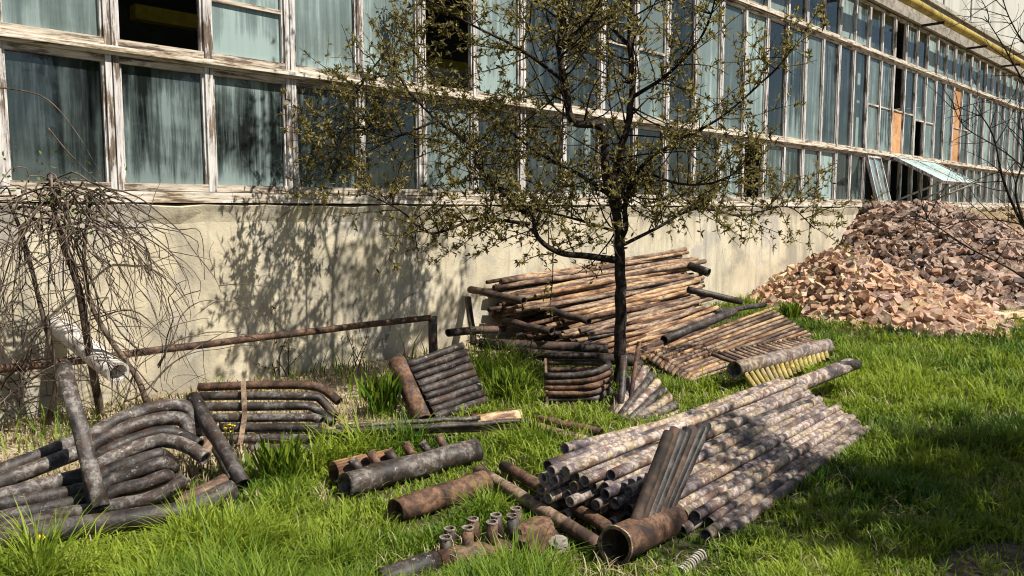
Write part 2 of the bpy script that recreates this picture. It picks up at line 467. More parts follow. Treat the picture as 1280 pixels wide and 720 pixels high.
def smooth_path(pts, n=6):
    if len(pts) < 3:
        return list(pts)
    P = [pts[0] * 2 - pts[1]] + list(pts) + [pts[-1] * 2 - pts[-2]]
    out = []
    for i in range(1, len(P) - 2):
        p0, p1, p2, p3 = P[i - 1], P[i], P[i + 1], P[i + 2]
        for k in range(n):
            t = k / n
            out.append(0.5 * ((2 * p1) + (p2 - p0) * t + (2 * p0 - 5 * p1 + 4 * p2 - p3) * t * t + (3 * p1 - p0 - 3 * p2 + p3) * t ** 3))
    out.append(pts[-1])
    return out

def tube(bm, pts, r, seg=12, hollow=True, wall=None, rough=0.0, flat=1.0, r_end=None, cap=True):
    """swept tube with open (hollow) ends: rim and inner bore are modelled"""
    n = len(pts)
    rs = [r + ((r_end - r) * i / (n - 1) if r_end is not None else 0.0) for i in range(n)]
    t0 = (pts[1] - pts[0]).normalized()
    ref = Vector((0, 0, 1)) if abs(t0.z) < 0.9 else Vector((1, 0, 0))
    s = t0.cross(ref).normalized()
    rings = []
    tans = []
    ph = random.random() * 6.28
    for i, p in enumerate(pts):
        t = (pts[min(i + 1, n - 1)] - pts[max(i - 1, 0)]).normalized()
        tans.append(t)
        s = (s - t * s.dot(t)).normalized()
        u = s.cross(t).normalized()
        ring = []
        for k in range(seg):
            a = 2 * math.pi * k / seg
            rr = rs[i] * (1 + (rough * math.sin(3 * a + ph + i * 1.3) if rough else 0))
            ring.append(bm.verts.new(p + s * (math.cos(a) * rr) + u * (math.sin(a) * rr * flat)))
        rings.append(ring)
    for i in range(n - 1):
        for k in range(seg):
            f = bm.faces.new((rings[i][k], rings[i][(k + 1) % seg], rings[i + 1][(k + 1) % seg], rings[i + 1][k]))
            f.smooth = True
    if not cap:
        return
    for end in (0, n - 1):
        ring = rings[end]
        if hollow:
            w = wall if wall is not None else max(0.004, rs[end] * 0.16)
            c = pts[end]
            inw = tans[end] * (1 if end == 0 else -1)
            dep = min(rs[end] * 3, (pts[-1] - pts[0]).length * 0.4)
            fac = (rs[end] - w) / rs[end]
            r2 = [bm.verts.new(c + (v.co - c) * fac) for v in ring]
            r3 = [bm.verts.new(c + (v.co - c) * fac + inw * dep) for v in ring]
            for k in range(seg):
                k2 = (k + 1) % seg
                q1 = (ring[k2], ring[k], r2[k], r2[k2])
                q2 = (r2[k2], r2[k], r3[k], r3[k2])
                if end != 0:
                    q1 = q1[::-1]; q2 = q2[::-1]
                bm.faces.new(q1)
                f = bm.faces.new(q2); f.smooth = True
            bm.faces.new(r3[::-1] if end == 0 else r3)
        else:
            bm.faces.new(ring[::-1] if end == 0 else ring)

def ring(bm, c, ax, ro, ri, h, seg=14):
    """annular rim: an open ring with a hole through it"""
    ax = ax.normalized()
    s = ax.cross(Vector((0.3, 0.9, 0.1))).normalized()
    u = s.cross(ax)
    q = []
    for k in range(seg):
        a = 2 * math.pi * k / seg
        d = s * math.cos(a) + u * math.sin(a)
        w = 1 + random.uniform(-0.06, 0.06)
        q.append([bm.verts.new(c + d * ro * w), bm.verts.new(c + d * ro * w + ax * h), bm.verts.new(c + d * ri + ax * h), bm.verts.new(c + d * ri)])
    for k in range(seg):
        a, b = q[k], q[(k + 1) % seg]
        for i in range(4):
            j = (i + 1) % 4
            bm.faces.new((a[i], b[i], b[j], a[j]))
    bmesh.ops.recalc_face_normals(bm, faces=bm.faces)

def wob(pts, amp):
    return [p + Vector((random.uniform(-amp, amp), random.uniform(-amp, amp), random.uniform(-amp, amp))) for p in pts]

def straight(a, b, n=6, amp=0.004, sag=0.0):
    out = []
    for i in range(n + 1):
        t = i / n
        p = a.lerp(b, t)
        if 0 < i < n:
            p = p + Vector((random.uniform(-amp, amp), random.uniform(-amp, amp), random.uniform(-amp, amp) - sag * 4 * t * (1 - t)))
        out.append(p)
    return out

def pipe_thing(name, pts, r, mat, label, cat, group=None, smooth_n=0, **kw):
    bm = bmesh.new()
    tube(bm, smooth_path(pts, smooth_n) if smooth_n else pts, r, **kw)
    o = obj(name, bm, mat)
    return tag(o, label, cat, group)

ORD = ['first', 'second', 'third', 'fourth', 'fifth', 'sixth', 'seventh', 'eighth', 'ninth', 'tenth', 'eleventh', 'twelfth', 'thirteenth', 'fourteenth',
       'fifteenth', 'sixteenth', 'seventeenth', 'eighteenth', 'nineteenth', 'twentieth', 'twenty-first', 'twenty-second', 'twenty-third', 'twenty-fourth',
       'twenty-fifth', 'twenty-sixth', 'twenty-seventh', 'twenty-eighth', 'twenty-ninth', 'thirtieth']

# ------------------------------------------------------------------ ground
WY = 6.83                                             # the facade plane
bm = bmesh.new()
vs = [bm.verts.new(p) for p in ((-150, -150, 0), (200, -150, 0), (200, 200, 0), (-150, 200, 0))]
bm.faces.new(vs)
tag(obj('ground', bm, M['soil'], recentre=False), 'dark soil under the meadow grass in the yard', 'ground', kind='structure')

def blob_sheet(name, pts, z, mat, label, cat, jag=0.12):
    bm = bmesh.new()
    out = []
    n = len(pts)
    for i in range(n):
        a, b = Vector(pts[i]), Vector(pts[(i + 1) % n])
        for k in range(6):
            p = a.lerp(b, k / 6)
            out.append(bm.verts.new((p.x + random.uniform(-jag, jag), p.y + random.uniform(-jag, jag), z)))
    f = bm.faces.new(out)
    bm.normal_update()
    if f.normal.z < 0:
        f.normal_flip()
    return tag(obj(name, bm, mat, recentre=False), label, cat, kind='structure')
blob_sheet('dirt_strip', [(-2.5, 4.7), (2.5, 4.7), (4.0, 5.0), (6.5, 6.25), (10, 6.5), (10, 6.9), (-2.5, 6.9)], 0.005, M['dry_dirt'], 'strip of dry earth and litter along the wall foot', 'dirt')
blob_sheet('dirt_path', [tuple(G(1150, 712).xy), tuple(G(1190, 682).xy), tuple(G(1300, 672).xy), tuple(G(1420, 690).xy), tuple(G(1400, 760).xy), tuple(G(1180, 750).xy)], 0.004, M['trodden'], 'bare patch of trodden earth at the grass edge', 'path', 0.05)

# ------------------------------------------------------------------ factory building
fac = empty('factory_building', (18, WY, 0))
tag(fac, 'long factory hall with rows of peeling white framed windows over a plastered wall', 'building')
X0, X1 = -4.0, 44.0
Z1, Z2, Z3, Z4 = 1.72, 2.86, 5.07, 6.14
def part(name, bm, mat, parent=fac, **kw):
    return obj(name, bm, mat, parent, **kw)
# plinth: plastered wall, subdivided so the top edge is crumbled
bm = bmesh.new()
nx = 240
prev = None
for i in range(nx + 1):
    x = X0 + (X1 - X0) * i / nx
    zt = Z1 - 0.085 + 0.035 * mnoise.noise(Vector((x * 2.2, 0, 0))) + random.uniform(-0.008, 0.008)
    yo = 0.03 * mnoise.noise(Vector((x * 1.9, 3, 0))) + random.uniform(-0.008, 0.008)
    cur = [bm.verts.new((x, WY + 0.0, -0.2)), bm.verts.new((x, WY - 0.0, zt - 0.15)), bm.verts.new((x, WY - 0.022 + yo, zt - 0.06)), bm.verts.new((x, WY - 0.04 + yo, zt - 0.005)),
           bm.verts.new((x, WY + 0.10, zt + 0.025)), bm.verts.new((x, WY + 0.4, zt + 0.025)), bm.verts.new((x, WY + 0.4, -0.2))]
    if prev:
        for k in range(6):
            bm.faces.new((prev[k], cur[k], cur[k + 1], prev[k + 1]))
    prev = cur
bmesh.ops.recalc_face_normals(bm, faces=bm.faces)
part('wall', bm, M['plaster'])
bm = bmesh.new()
box(bm, X0, X1, WY - 0.10, WY + 0.35, Z4, Z4 + 0.62)
part('fascia', bm, M['concrete'])
bm = bmesh.new()
box(bm, X0, X1, WY - 0.16, WY + 9.6, Z4 + 0.62, Z4 + 0.72)
part('roof', bm, M['concrete'])
for za in (Z2, Z3):
    bm = bmesh.new()
    box(bm, X0, X1, WY - 0.045, WY + 0.12, za - 0.035, za + 0.035)
    box(bm, X0, X1, WY - 0.075, WY - 0.046, za - 0.012, za + 0.018)
    part('transom', bm, M['ledge'])
bm = bmesh.new()
box(bm, X0, X1, WY - 0.025, WY + 0.14, Z1 - 0.06, Z1 + 0.03)
part('sill', bm, M['ledge'])
bm = bmesh.new()
box(bm, X0, X1, WY + 9.0, WY + 9.2, 0, Z4 + 0.6)
box(bm, X0 - 0.2, X0, WY, WY + 9.2, 0, Z4 + 0.6)
box(bm, X1, X1 + 0.2, WY, WY + 9.2, 0, Z4 + 0.6)
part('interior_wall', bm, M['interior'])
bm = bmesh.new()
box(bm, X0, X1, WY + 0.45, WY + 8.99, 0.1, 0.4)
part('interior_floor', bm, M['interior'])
for x in (1.9, 7.9, 13.9, 19.9, 25.9, 31.9):
    bm = bmesh.new()
    box(bm, x - 0.17, x + 0.17, WY + 0.75, WY + 1.1, 0.4, Z4 + 0.6)
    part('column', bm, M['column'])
bm = bmesh.new()
box(bm, 3.5, 16, WY + 2.0, WY + 2.14, 3.6, 3.75)
box(bm, 3.5, 16, WY + 2.02, WY + 2.12, 4.4, 4.5)
part('yellow_rail', bm, M['yellow_rail'])
bm = bmesh.new()
box(bm, 5.6, 7.2, WY + 0.7, WY + 1.0, 3.15, 3.32)
part('shelf', bm, M['column'])

UNIT = 1.6
rows = ((Z1, Z2), (Z2, Z3), (Z3, Z4))
missing = {(0, 1, 0), (2, 1, 0), (6, 0, 1), (11, 0, 0), (11, 0, 1), (12, 0, 0), (12, 0, 1), (10, 0, 0), (11, 2, 0)}
half_bar = {(0, 1): 3.42, (10, 1): 3.95, (11, 1): 3.95, (12, 1): 3.85, (4, 1): 3.9, (14, 1): 3.9}
def frame_bm(x0, x1, z0, z1, bar=None):
    bm = bmesh.new()
    jw, y0, y1 = 0.052, WY - 0.02, WY + 0.07
    g = 0.006
    a, b = z0 + 0.036, z1 - 0.036
    box(bm, x0 + g, x0 + jw, y0, y1, a, b)
    box(bm, x1 - jw, x1 - g, y0, y1, a, b)
    xm = (x0 + x1) / 2
    box(bm, xm - 0.034, xm + 0.034, y0, y1, a, b)
    box(bm, x0 + jw, xm - 0.034, y0 + 0.006, y1, a, a + 0.062, 1)
    box(bm, xm + 0.034, x1 - jw, y0 + 0.006, y1, a, a + 0.062, 1)
    box(bm, x0 + jw, xm - 0.034, y0 + 0.006, y1, b - 0.055, b, 1)
    box(bm, xm + 0.034, x1 - jw, y0 + 0.006, y1, b - 0.055, b, 1)
    # raised sash beading round each light
    for (u, v) in ((x0 + jw, xm - 0.034), (xm + 0.034, x1 - jw)):
        box(bm, u, u + 0.022, y0 + 0.02, y1 - 0.02, a + 0.062, b - 0.055)
        box(bm, v - 0.022, v, y0 + 0.02, y1 - 0.02, a + 0.062, b - 0.055)
        if bar:
            box(bm, u + 0.022, v - 0.022, y0 + 0.02, y1 - 0.02, bar - 0.018, bar + 0.018, 1)
    return bm
for k in range(-3, 24):
    xa = 2.5 + UNIT * k
    for ri, (za, zb) in enumerate(rows):
        bar = half_bar.get((k, ri))
        w = part('window', frame_bm(xa, xa + UNIT, za, zb, bar), M['frame'])
        xm = xa + UNIT / 2
        for s, (u, v) in enumerate(((xa + 0.073, xm - 0.055), (xm + 0.055, xa + UNIT - 0.073))):
            a, b = za + 0.098, zb - 0.091
            if (k, ri, s) in missing:
                if bar:
                    a = bar + 0.018                 # the lower light is gone, the upper still glazed
                    if ri == 1 and k == 2:
                        continue
                else:
                    continue
            if (k, ri, s) == (11, 1, 0):
                # black hole over an orange board
                bm = bmesh.new()
                box(bm, u, v, WY + 0.02, WY + 0.035, a, bar - 0.018)
                part('board', bm, M['orange_board'], w)
                continue
            if (k, ri, s) == (14, 1, 0):
                bm = bmesh.new()
                box(bm, u, v, WY + 0.02, WY + 0.035, a, b)
                part('board', bm, M['orange_board'], w)
                continue
            if (k, ri, s) == (12, 1, 0):
                a = bar + 0.018
            bm = bmesh.new()
            tilt = random.uniform(-0.006, 0.006)
            vs = [bm.verts.new((u, WY + 0.028 + tilt, a)), bm.verts.new((v, WY + 0.028 - tilt, a)), bm.verts.new((v, WY + 0.028 - tilt * 0.5, b)), bm.verts.new((u, WY + 0.028 + tilt * 0.5, b))]
            bm.faces.new(vs)
            q = random.random()
            if k < 7:
                gm = 'glass_milky' if (ri == 1 and q < 0.7) else ('glass' if (k == 0 or q < 0.3) else 'glass_clear')
            else:
                gm = 'glass_milky' if q < (0.30 if ri == 1 else 0.12) else ('glass' if q < 0.5 else 'glass_clear')
            part('pane', bm, M[gm], w)
# hinged sash swung up and out on struts
bm = bmesh.new()
def sash(bm, x0, x1, top, bot, t=0.05):
    A = [Vector((x0, top[0], top[1])), Vector((x1, top[0], top[1])), Vector((x1, bot[0], bot[1])), Vector((x0, bot[0], bot[1]))]
    nrm = (A[1] - A[0]).cross(A[3] - A[0]).normalized()
    for i in range(4):
        obox(bm, A[i], A[(i + 1) % 4], 0.04, 0.07, nrm)
    mid0, mid1 = A[0].lerp(A[1], 0.5), A[3].lerp(A[2], 0.5)
    obox(bm, mid0, mid1, 0.035, 0.05, nrm)
    return A
A = sash(bm, 20.15, 23.2, (WY - 0.09, Z2 - 0.04), (WY - 1.15, Z2 - 0.62))
sw = part('open_sash', bm, M['frame'])
bm = bmesh.new()
vs = [bm.verts.new(p + Vector((0, 0, 0.012))) for p in A]
bm.faces.new(vs)
part('pane', bm, M['glass_milky'], sw)
for x in (20.4, 21.9, 23.0):
    bm = bmesh.new()
    tube(bm, straight(Vector((x - 0.1, WY + 0.02, Z1 + 0.02)), Vector((x + 0.35, WY - 1.0, Z2 - 0.6)), 3), 0.025, 8, False)
    part('strut', bm, M['column'])
bm = bmesh.new()
A = sash(bm, 18.55, 19.35, (WY - 0.03, Z2 - 0.08), (WY - 0.30, Z1 + 0.05))
sw = part('open_sash', bm, M['frame'])
bm = bmesh.new()
bm.faces.new([bm.verts.new(p + Vector((0, 0.01, 0.0))) for p in A])
part('pane', bm, M['glass_milky'], sw)

# yellow gas pipe on brackets along the eaves
gp = empty('gas_pipe', (18, WY - 0.48, 6.25))
tag(gp, 'yellow painted gas pipe running along the factory eaves on brackets', 'pipe')
bm = bmesh.new()
tube(bm, straight(Vector((X0, WY - 0.48, 6.25)), Vector((X1, WY - 0.48, 6.25)), 30, 0.006), 0.105, 16)
obj('pipe_run', bm, M['yellow_paint'], gp)
for i in range(12):
    x = -1.8 + i * 3.9
    bm = bmesh.new()
    box(bm, x - 0.03, x + 0.03, WY - 0.62, WY - 0.10, 6.08, 6.135)
    obj('bracket', bm, M['black_iron'], gp)

# taller hall set back behind the roof
th = empty('tall_hall', (24, WY + 9.5, 0))
tag(th, 'tall pale grey hall with rain streaks rising behind the factory roof', 'building')
bm = bmesh.new()
box(bm, -8, 260, WY + 9.7, WY + 20, 0, 45)
obj('wall', bm, M['cladding'], th)
for i in range(12):
    bm = bmesh.new()
    x = -4 + i * 6.1
    box(bm, x - 0.05, x + 0.05, WY + 9.6, WY + 9.69, 6.9, 44.9)
    obj('joint_strip', bm, M['cladding'], th)
bm = bmesh.new()
box(bm, 41.0, 41.12, WY + 9.5, WY + 9.6, 6.9, 29)
obj('downpipe', bm, M['black_iron'], th)

# white drain pipe out of the wall
pipe_thing('drain_pipe', straight(D(58, 396, 6.35), D(148, 466, 5.75), 4), 0.082, M['white_pipe'], 'white cement drain pipe sticking out of the plaster wall behind the bare shrub', 'pipe', seg=18, wall=0.018)

# ------------------------------------------------------------------ heaps on the right
def brick_r(x, y):
    dx, dy = x - 13.2, y - 5.2
    p, q = -0.707 * dx - 0.707 * dy, 0.707 * dx - 0.707 * dy
    return math.hypot(p / 3.2, q / (1.2 if q < 0 else 2.0))
def grey_r(x, y):
    dx, dy = x - 19.6, y - 6.9
    p, q = -0.80 * dx - 0.60 * dy, 0.60 * dx - 0.80 * dy
    return math.hypot(p / (7.0 if p > 0 else 5.0), q / (2.3 if q < 0 else 5.0))
def hbrick(x, y):
    return 0.98 * (1 - brick_r(x, y))
def hgrey(x, y):
    return min(1.70, 2.3 * (1 - grey_r(x, y)))
def hmap(x, y):
    """ground height of the heaps"""
    return max(0.0, hbrick(x, y), hgrey(x, y)) + 0.06 * mnoise.noise(Vector((x * 1.1, y * 1.1, 0)))
def hdirt(x, y):
    r = math.hypot((x - 29.0) / 1.7, y - 6.4)
    return min(1.55, 2.3 * (1 - r / 6.0)) + 0.10 * mnoise.noise(Vector((x * .7, y * .7, 2)))
def mound(name, fn, xr, yr, n, mat, **kw):
    bm = bmesh.new()
    g = []
    for i in range(n + 1):
        row = []
        for j in range(n + 1):
            x = xr[0] + (xr[1] - xr[0]) * i / n
            y = yr[0] + (yr[1] - yr[0]) * j / n
            row.append(bm.verts.new((x, y, fn(x, y))))
        g.append(row)
    for i in range(n):
        for j in range(n):
            q = (g[i][j], g[i + 1][j], g[i + 1][j + 1], g[i][j + 1])
            if max(v.co.z for v in q) > -0.1:
                bm.faces.new(q)
    for v in [v for v in bm.verts if not v.link_faces]:
        bm.verts.remove(v)
    return tag(obj(name, bm, mat, smooth=True, recentre=False), **kw)
mound('earth_mound', hdirt, (17, 41), (0.5, WY - 0.02), 70, M['dirt_mound'], label='bank of brown earth behind the rubble heap', cat='terrain', kind='structure')
mound('rubble_bed', lambda x, y: hmap(x, y) - 0.05, (8, 26), (0.5, WY - 0.02), 90, M['rubble_bed'], label='bed of broken masonry and dust under the brick heap', cat='rubble', kind='stuff')

def chunk_bm(sx, sy, sz, broken=0.0, seed=0):
    rr = random.Random(seed)
    bm = bmesh.new()
    bmesh.ops.create_cube(bm, size=1.0)
    for v in bm.verts:
        v.co = Vector((v.co.x * sx, v.co.y * sy, v.co.z * sz))
    bmesh.ops.subdivide_edges(bm, edges=list(bm.edges), cuts=1, use_grid_fill=True)
    for v in bm.verts:
        k = broken * (1.0 if v.co.x > 0 else 0.4)
        v.co += Vector((rr.uniform(-1, 1) * sx * k, rr.uniform(-1, 1) * sy * k, rr.uniform(-1, 1) * sz * k))
    bmesh.ops.bevel(bm, geom=[e for e in bm.edges if e.calc_face_angle(0) > 0.5], offset=0.006, segments=1, affect='EDGES')
    return bm
brick_mesh = {}
for mi, mk in enumerate(('brick_orange', 'brick_buff', 'brick_pink')):
    for si, (sx, sy, sz, br) in enumerate(((0.225, 0.11, 0.07, 0.02), (0.12, 0.11, 0.07, 0.08), (0.17, 0.11, 0.07, 0.06), (0.15, 0.13, 0.095, 0.13))):
        bm = chunk_bm(sx, sy, sz, br, mi * 10 + si)
        me = bpy.data.meshes.new('brick')
        bm.to_mesh(me); bm.free()
        me.materials.append(M[mk])
        brick_mesh[(mk, si)] = me
proto = {}
BL = {'brick_orange': 'broken orange brick lying loose in the brick heap beside the wall',
      'brick_buff': 'broken buff yellow brick lying loose in the brick heap beside the wall',
      'brick_pink': 'broken pinkish mortar stained brick lying loose in the brick heap beside the wall'}
def place_brick(p, rot, mk, si, label, group):
    key = (mk, si)
    if key not in proto:
        o = bpy.data.objects.new('brick', brick_mesh[key])
        proto[key] = o
    else:
        o = proto[key].copy()
    COL.objects.link(o)
    o.location = p
    o.rotation_euler = rot
    tag(o, label, 'brick', group)
rr = random.Random(5)
cnt = 0
tries = 0
pts = []
while cnt < 262 and tries < 60000:
    tries += 1
    x, y = rr.uniform(8.6, 17.0), rr.uniform(1.6, 6.6)
    h = hmap(x, y)
    if h < -0.04 or brick_r(x, y) > 1.03 or hgrey(x, y) > hbrick(x, y) + 0.12:
        continue
    # the camera-facing slope of the heap
    if (x - 13.2) * 0.72 + (y - 5.2) * 0.69 > 0.9:
        continue
    md = 0.115 + 0.03 * rr.random()
    if any((x - a) ** 2 + (y - b) ** 2 < md * md for a, b in pts):
        continue
    pts.append((x, y))
    cnt += 1
    mk = rr.choices(('brick_orange', 'brick_buff', 'brick_pink'), (5, 3, 3))[0]
    place_brick((x, y, max(0.02, h) + rr.uniform(-0.01, 0.05)), (rr.uniform(-0.7, 0.7), rr.uniform(-0.7, 0.7), rr.uniform(0, 6.28)), mk, rr.choice((0, 1, 1, 2, 2, 3)), BL[mk], 'broken bricks in the loose heap')
# courses of whole buff bricks at the heap's right foot
base = G(1196, 412)
dirx = (G(1290, 404) - base).normalized()
diry = Vector((-dirx.y, dirx.x, 0))
for c in range(2):
    for i in range(9 - c * 2):
        for j in range(2):
            p = base + dirx * (0.27 * i + 0.13 * c + rr.uniform(-0.02, 0.02)) + diry * (0.14 * j + rr.uniform(-0.015, 0.015))
            p.z = 0.05 + 0.088 * c
            place_brick(p, (rr.uniform(-0.05, 0.05), rr.uniform(-0.05, 0.05), math.atan2(dirx.y, dirx.x) + rr.uniform(-0.18, 0.18)), 'brick_buff', 0,
                        'whole buff brick in the low stack at the right foot of the heap', 'whole bricks in the low stack')
b = place_brick(G(928, 366, 0.05), (0, 0, 0.7), 'brick_pink', 0, 'lone pinkish brick by the wall left of the brick heap', None)
# all the smaller rubble: one mass
def scatter_mesh(name, n, sampler, mat, size, seed, label, cat, jag=0.90):
    rr = random.Random(seed)
    vs, fs = [], []
    base = [(-1, -1, -1), (1, -1, -1), (1, 1, -1), (-1, 1, -1), (-1, -1, 1), (1, -1, 1), (1, 1, 1), (-1, 1, 1)]
    quads = ((3, 2, 1, 0), (4, 5, 6, 7), (0, 1, 5, 4), (1, 2, 6, 5), (2, 3, 7, 6), (3, 0, 4, 7))
    k = 0
    while k < n:
        p = sampler(rr)
        if p is None:
            continue
        k += 1
        s = size * rr.choice((0.3, 0.4, 0.5, 0.7, 0.9, 1.0, 1.25))
        rot = Matrix.Rotation(rr.uniform(0, 6.28), 3, 'Z') @ Matrix.Rotation(rr.uniform(-0.9, 0.9), 3, 'X') @ Matrix.Rotation(rr.uniform(-0.9, 0.9), 3, 'Y')
        i0 = len(vs)
        dims = (s * rr.choice((0.55, 0.8, 1.15)), s * rr.uniform(0.5, 0.62), s * rr.uniform(0.32, 0.42))
        for b in base:
            q = rot @ Vector((b[0] * dims[0] * rr.uniform(jag, 1.06), b[1] * dims[1] * rr.uniform(jag, 1.06), b[2] * dims[2] * rr.uniform(jag, 1.06)))
            vs.append(tuple(q + p))
        fs += [tuple(i0 + i for i in f) for f in quads]
    me = bpy.data.meshes.new(name)
    me.from_pydata(vs, [], fs)
    me.update()
    return tag(link_mesh(name, me, mat, recentre=False), label, cat, kind='stuff')
def s_front(rr):
    x, y = rr.uniform(8.6, 18.0), rr.uniform(1.4, 6.7)
    h = hmap(x, y)
    if h < -0.03: return None
    if brick_r(x, y) > 1.06 or hgrey(x, y) > hbrick(x, y) + 0.08: return None
    return Vector((x, y, max(h, 0) - 0.02))
def s_back(rr):
    x, y = rr.uniform(11, 25), rr.uniform(1.0, 6.75)
    h = hmap(x, y)
    if h < 0.0: return None
    if hbrick(x, y) > hgrey(x, y): return None
    return Vector((x, y, h))
def s_dirt(rr):
    x, y = rr.uniform(19, 38), rr.uniform(1.0, 6.7)
    h = hdirt(x, y)
    if h < hmap(x, y) or h < 0: return None
    return Vector((x, y, h))
scatter_mesh('brick_rubble', 1700, s_front, M['brick_orange'], 0.095, 3, 'small orange brick bits filling the front heap', 'rubble')
scatter_mesh('pink_rubble', 900, s_front, M['brick_pink'], 0.09, 23, 'pinkish brick bits mixed through the front heap', 'rubble')
scatter_mesh('buff_rubble', 600, s_front, M['brick_buff'], 0.09, 24, 'buff brick bits mixed through the front heap', 'rubble')
scatter_mesh('mortar_lumps', 300, s_front, M['concrete'], 0.06, 25, 'grey mortar lumps and dust in the front heap', 'rubble', 0.6)
scatter_mesh('dark_rubble', 900, s_back, M['rubble_dark'], 0.10, 26, 'dark brown rubble scattered over the grey heap', 'rubble')
scatter_mesh('red_rubble', 1400, s_back, M['brick_orange'], 0.09, 27, 'reddish brick bits strewn over the grey heap', 'rubble')
scatter_mesh('grey_rubble', 4200, s_back, M['rubble'], 0.10, 4, 'dusty grey pink masonry rubble piled behind the bricks', 'rubble')
scatter_mesh('pale_rubble', 700, s_back, M['brick_pink'], 0.10, 14, 'paler brick bits strewn over the grey rubble', 'rubble')
scatter_mesh('earth_clods', 700, s_dirt, M['dirt_mound'], 0.11, 6, 'clods of earth and stones on the brown bank', 'rubble')

def lump(name, c, size, mat, label, cat, seed=0, sub=3, amp=0.35):
    bm = bmesh.new()
    bmesh.ops.create_icosphere(bm, subdivisions=sub, radius=1.0)
    for v in bm.verts:
        k = 1 + amp * mnoise.noise(v.co * 1.3 + Vector((seed * 7.3, 0, 0))) + amp * 0.5 * mnoise.noise(v.co * 3.1 + Vector((seed * 3.3, 5, 0)))
        q = v.co * k
        # planar knocks so that it reads as broken stone
        q.x = max(-0.85, min(0.85, q.x)); q.z = max(-0.8, min(0.8, q.z)); q.y = max(-0.85, min(0.85, q.y))
        v.co = Vector((q.x * size[0], q.y * size[1], q.z * size[2])) + c
    return tag(obj(name, bm, mat), label, cat)
lump('plaster_chunk', G(1031, 340) + Vector((0.6, 0.3, 0.74)), (0.16, 0.12, 0.10), M['white_pipe'], 'white plaster chunk on top of the brick heap by the wall', 'rubble', 2)

# ------------------------------------------------------------------ scrap pipes
grass_block = []          # polygons (world xy) where no grass grows because metal lies there
def block(*pp):
    grass_block.append([(p.x, p.y) for p in pp])

# A: stack of bent tubes at the left
A_T = [
    ([(-60, 612, 4.05), (0, 588, 4.2), (94, 552, 4.5), (125, 537, 4.6), (165, 517, 4.75), (205, 507, 4.85), (229, 508, 4.9), (241, 521, 4.9), (243, 546, 4.85)], 0.034, 'grey_steel', 'topmost pale grey tube of the bent stack, its end hooked down'),
    ([(-60, 625, 4.0), (0, 602, 4.12), (96, 566, 4.42), (130, 549, 4.52), (170, 532, 4.65), (210, 522, 4.75), (231, 527, 4.78), (238, 550, 4.75)], 0.034, 'grey_steel', 'second tube from the top of the bent stack at left'),
    ([(118, 574, 4.42), (137, 563, 4.45), (170, 548, 4.55), (202, 541, 4.62), (224, 543, 4.65), (249, 557, 4.62)], 0.031, 'dark_steel', 'short third tube in the bent stack, starting behind the leaning post'),
    ([(-60, 634, 3.95), (0, 619, 4.05), (101, 595, 4.25), (126, 580, 4.32), (155, 566, 4.4), (195, 553, 4.5), (217, 551, 4.52), (238, 560, 4.5), (256, 573, 4.45)], 0.032, 'grey_steel', 'long tube in the middle of the bent stack ending in a shallow hook'),
    ([(-60, 644, 3.9), (0, 632, 4.0), (103, 612, 4.2), (134, 590, 4.28), (173, 576, 4.36), (200, 568, 4.42), (210, 575, 4.5)], 0.031, 'dark_steel', 'dark fifth tube of the bent stack, below the shallow hook'),
    ([(-60, 660, 3.86), (0, 648, 3.95), (105, 625, 4.15), (137, 602, 4.24), (173, 590, 4.3), (205, 580, 4.36), (214, 586, 4.44)], 0.031, 'grey_steel', 'pale sixth tube of the bent stack, curling in at its right end'),
    ([(-60, 672, 3.82), (0, 660, 3.9), (106, 638, 4.1), (139, 616, 4.18), (180, 604, 4.25), (206, 595, 4.3), (214, 600, 4.38)], 0.030, 'dark_steel', 'seventh tube of the bent stack just above the low curled one'),
    ([(-60, 652, 3.98), (20, 648, 4.02), (104, 632, 4.24), (137, 610, 4.33), (172, 597, 4.4), (203, 588, 4.46), (212, 592, 4.52)], 0.030, 'dark_steel', 'dark tube tucked behind the low tubes of the bent stack'),
    ([(-60, 606, 4.15), (0, 596, 4.28), (96, 560, 4.58), (128, 546, 4.68), (168, 527, 4.8), (205, 518, 4.9), (226, 522, 4.92)], 0.030, 'dark_steel', 'dark tube tucked behind the two topmost tubes of the bent stack'),
    ([(60, 645, 4.02), (141, 632, 4.12), (188, 622, 4.2), (218, 609, 4.26), (230, 596, 4.3)], 0.029, 'grey_steel', 'low tube of the bent stack with its right end turned up'),
    ([(150, 640, 4.22), (202, 634, 4.3), (240, 621, 4.4), (281, 600, 4.55)], 0.034, 'tan_rust', 'split tan tube lying behind the thick bottom pipe of the bent stack'),
    ([(-60, 685, 3.68), (0, 673, 3.74), (108, 657, 3.9), (200, 645, 4.05), (231, 639, 4.12), (260, 628, 4.22), (290, 611, 4.34)], 0.05, 'dark_steel', 'thick dark pipe along the bottom of the bent stack on the grass'),
]
for pts_, r_, mk, lb in A_T:
    pipe_thing('bent_tube', wob(Q(pts_), 0.005), r_ * (1.24 if r_ < 0.045 else 1.1), M[mk], lb, 'tube', 'bent tubes stacked at the left', smooth_n=5, seg=14, rough=0.03)
pipe_thing('leaning_post', straight(D(79, 455, 4.35), D(126, 634, 4.02), 6, 0.006), 0.042, M['grey_steel'], 'thick grey pipe leaning upright against the bent stack under the rail', 'pipe', seg=10, rough=0.06, flat=0.6)
pipe_thing('leaning_post', straight(D(92, 500, 4.34), D(117, 640, 4.08), 6, 0.006), 0.026, M['dark_steel'], 'thin dark pipe leaning just behind the thick grey upright', 'pipe', seg=10)
pipe_thing('leaning_pipe', straight(D(241, 496, 4.98), D(304, 606, 4.5), 6, 0.006), 0.042, M['dark_steel'], 'dark pipe leaning diagonally between the two left tube stacks, open at its foot', 'pipe', seg=14, rough=0.03)
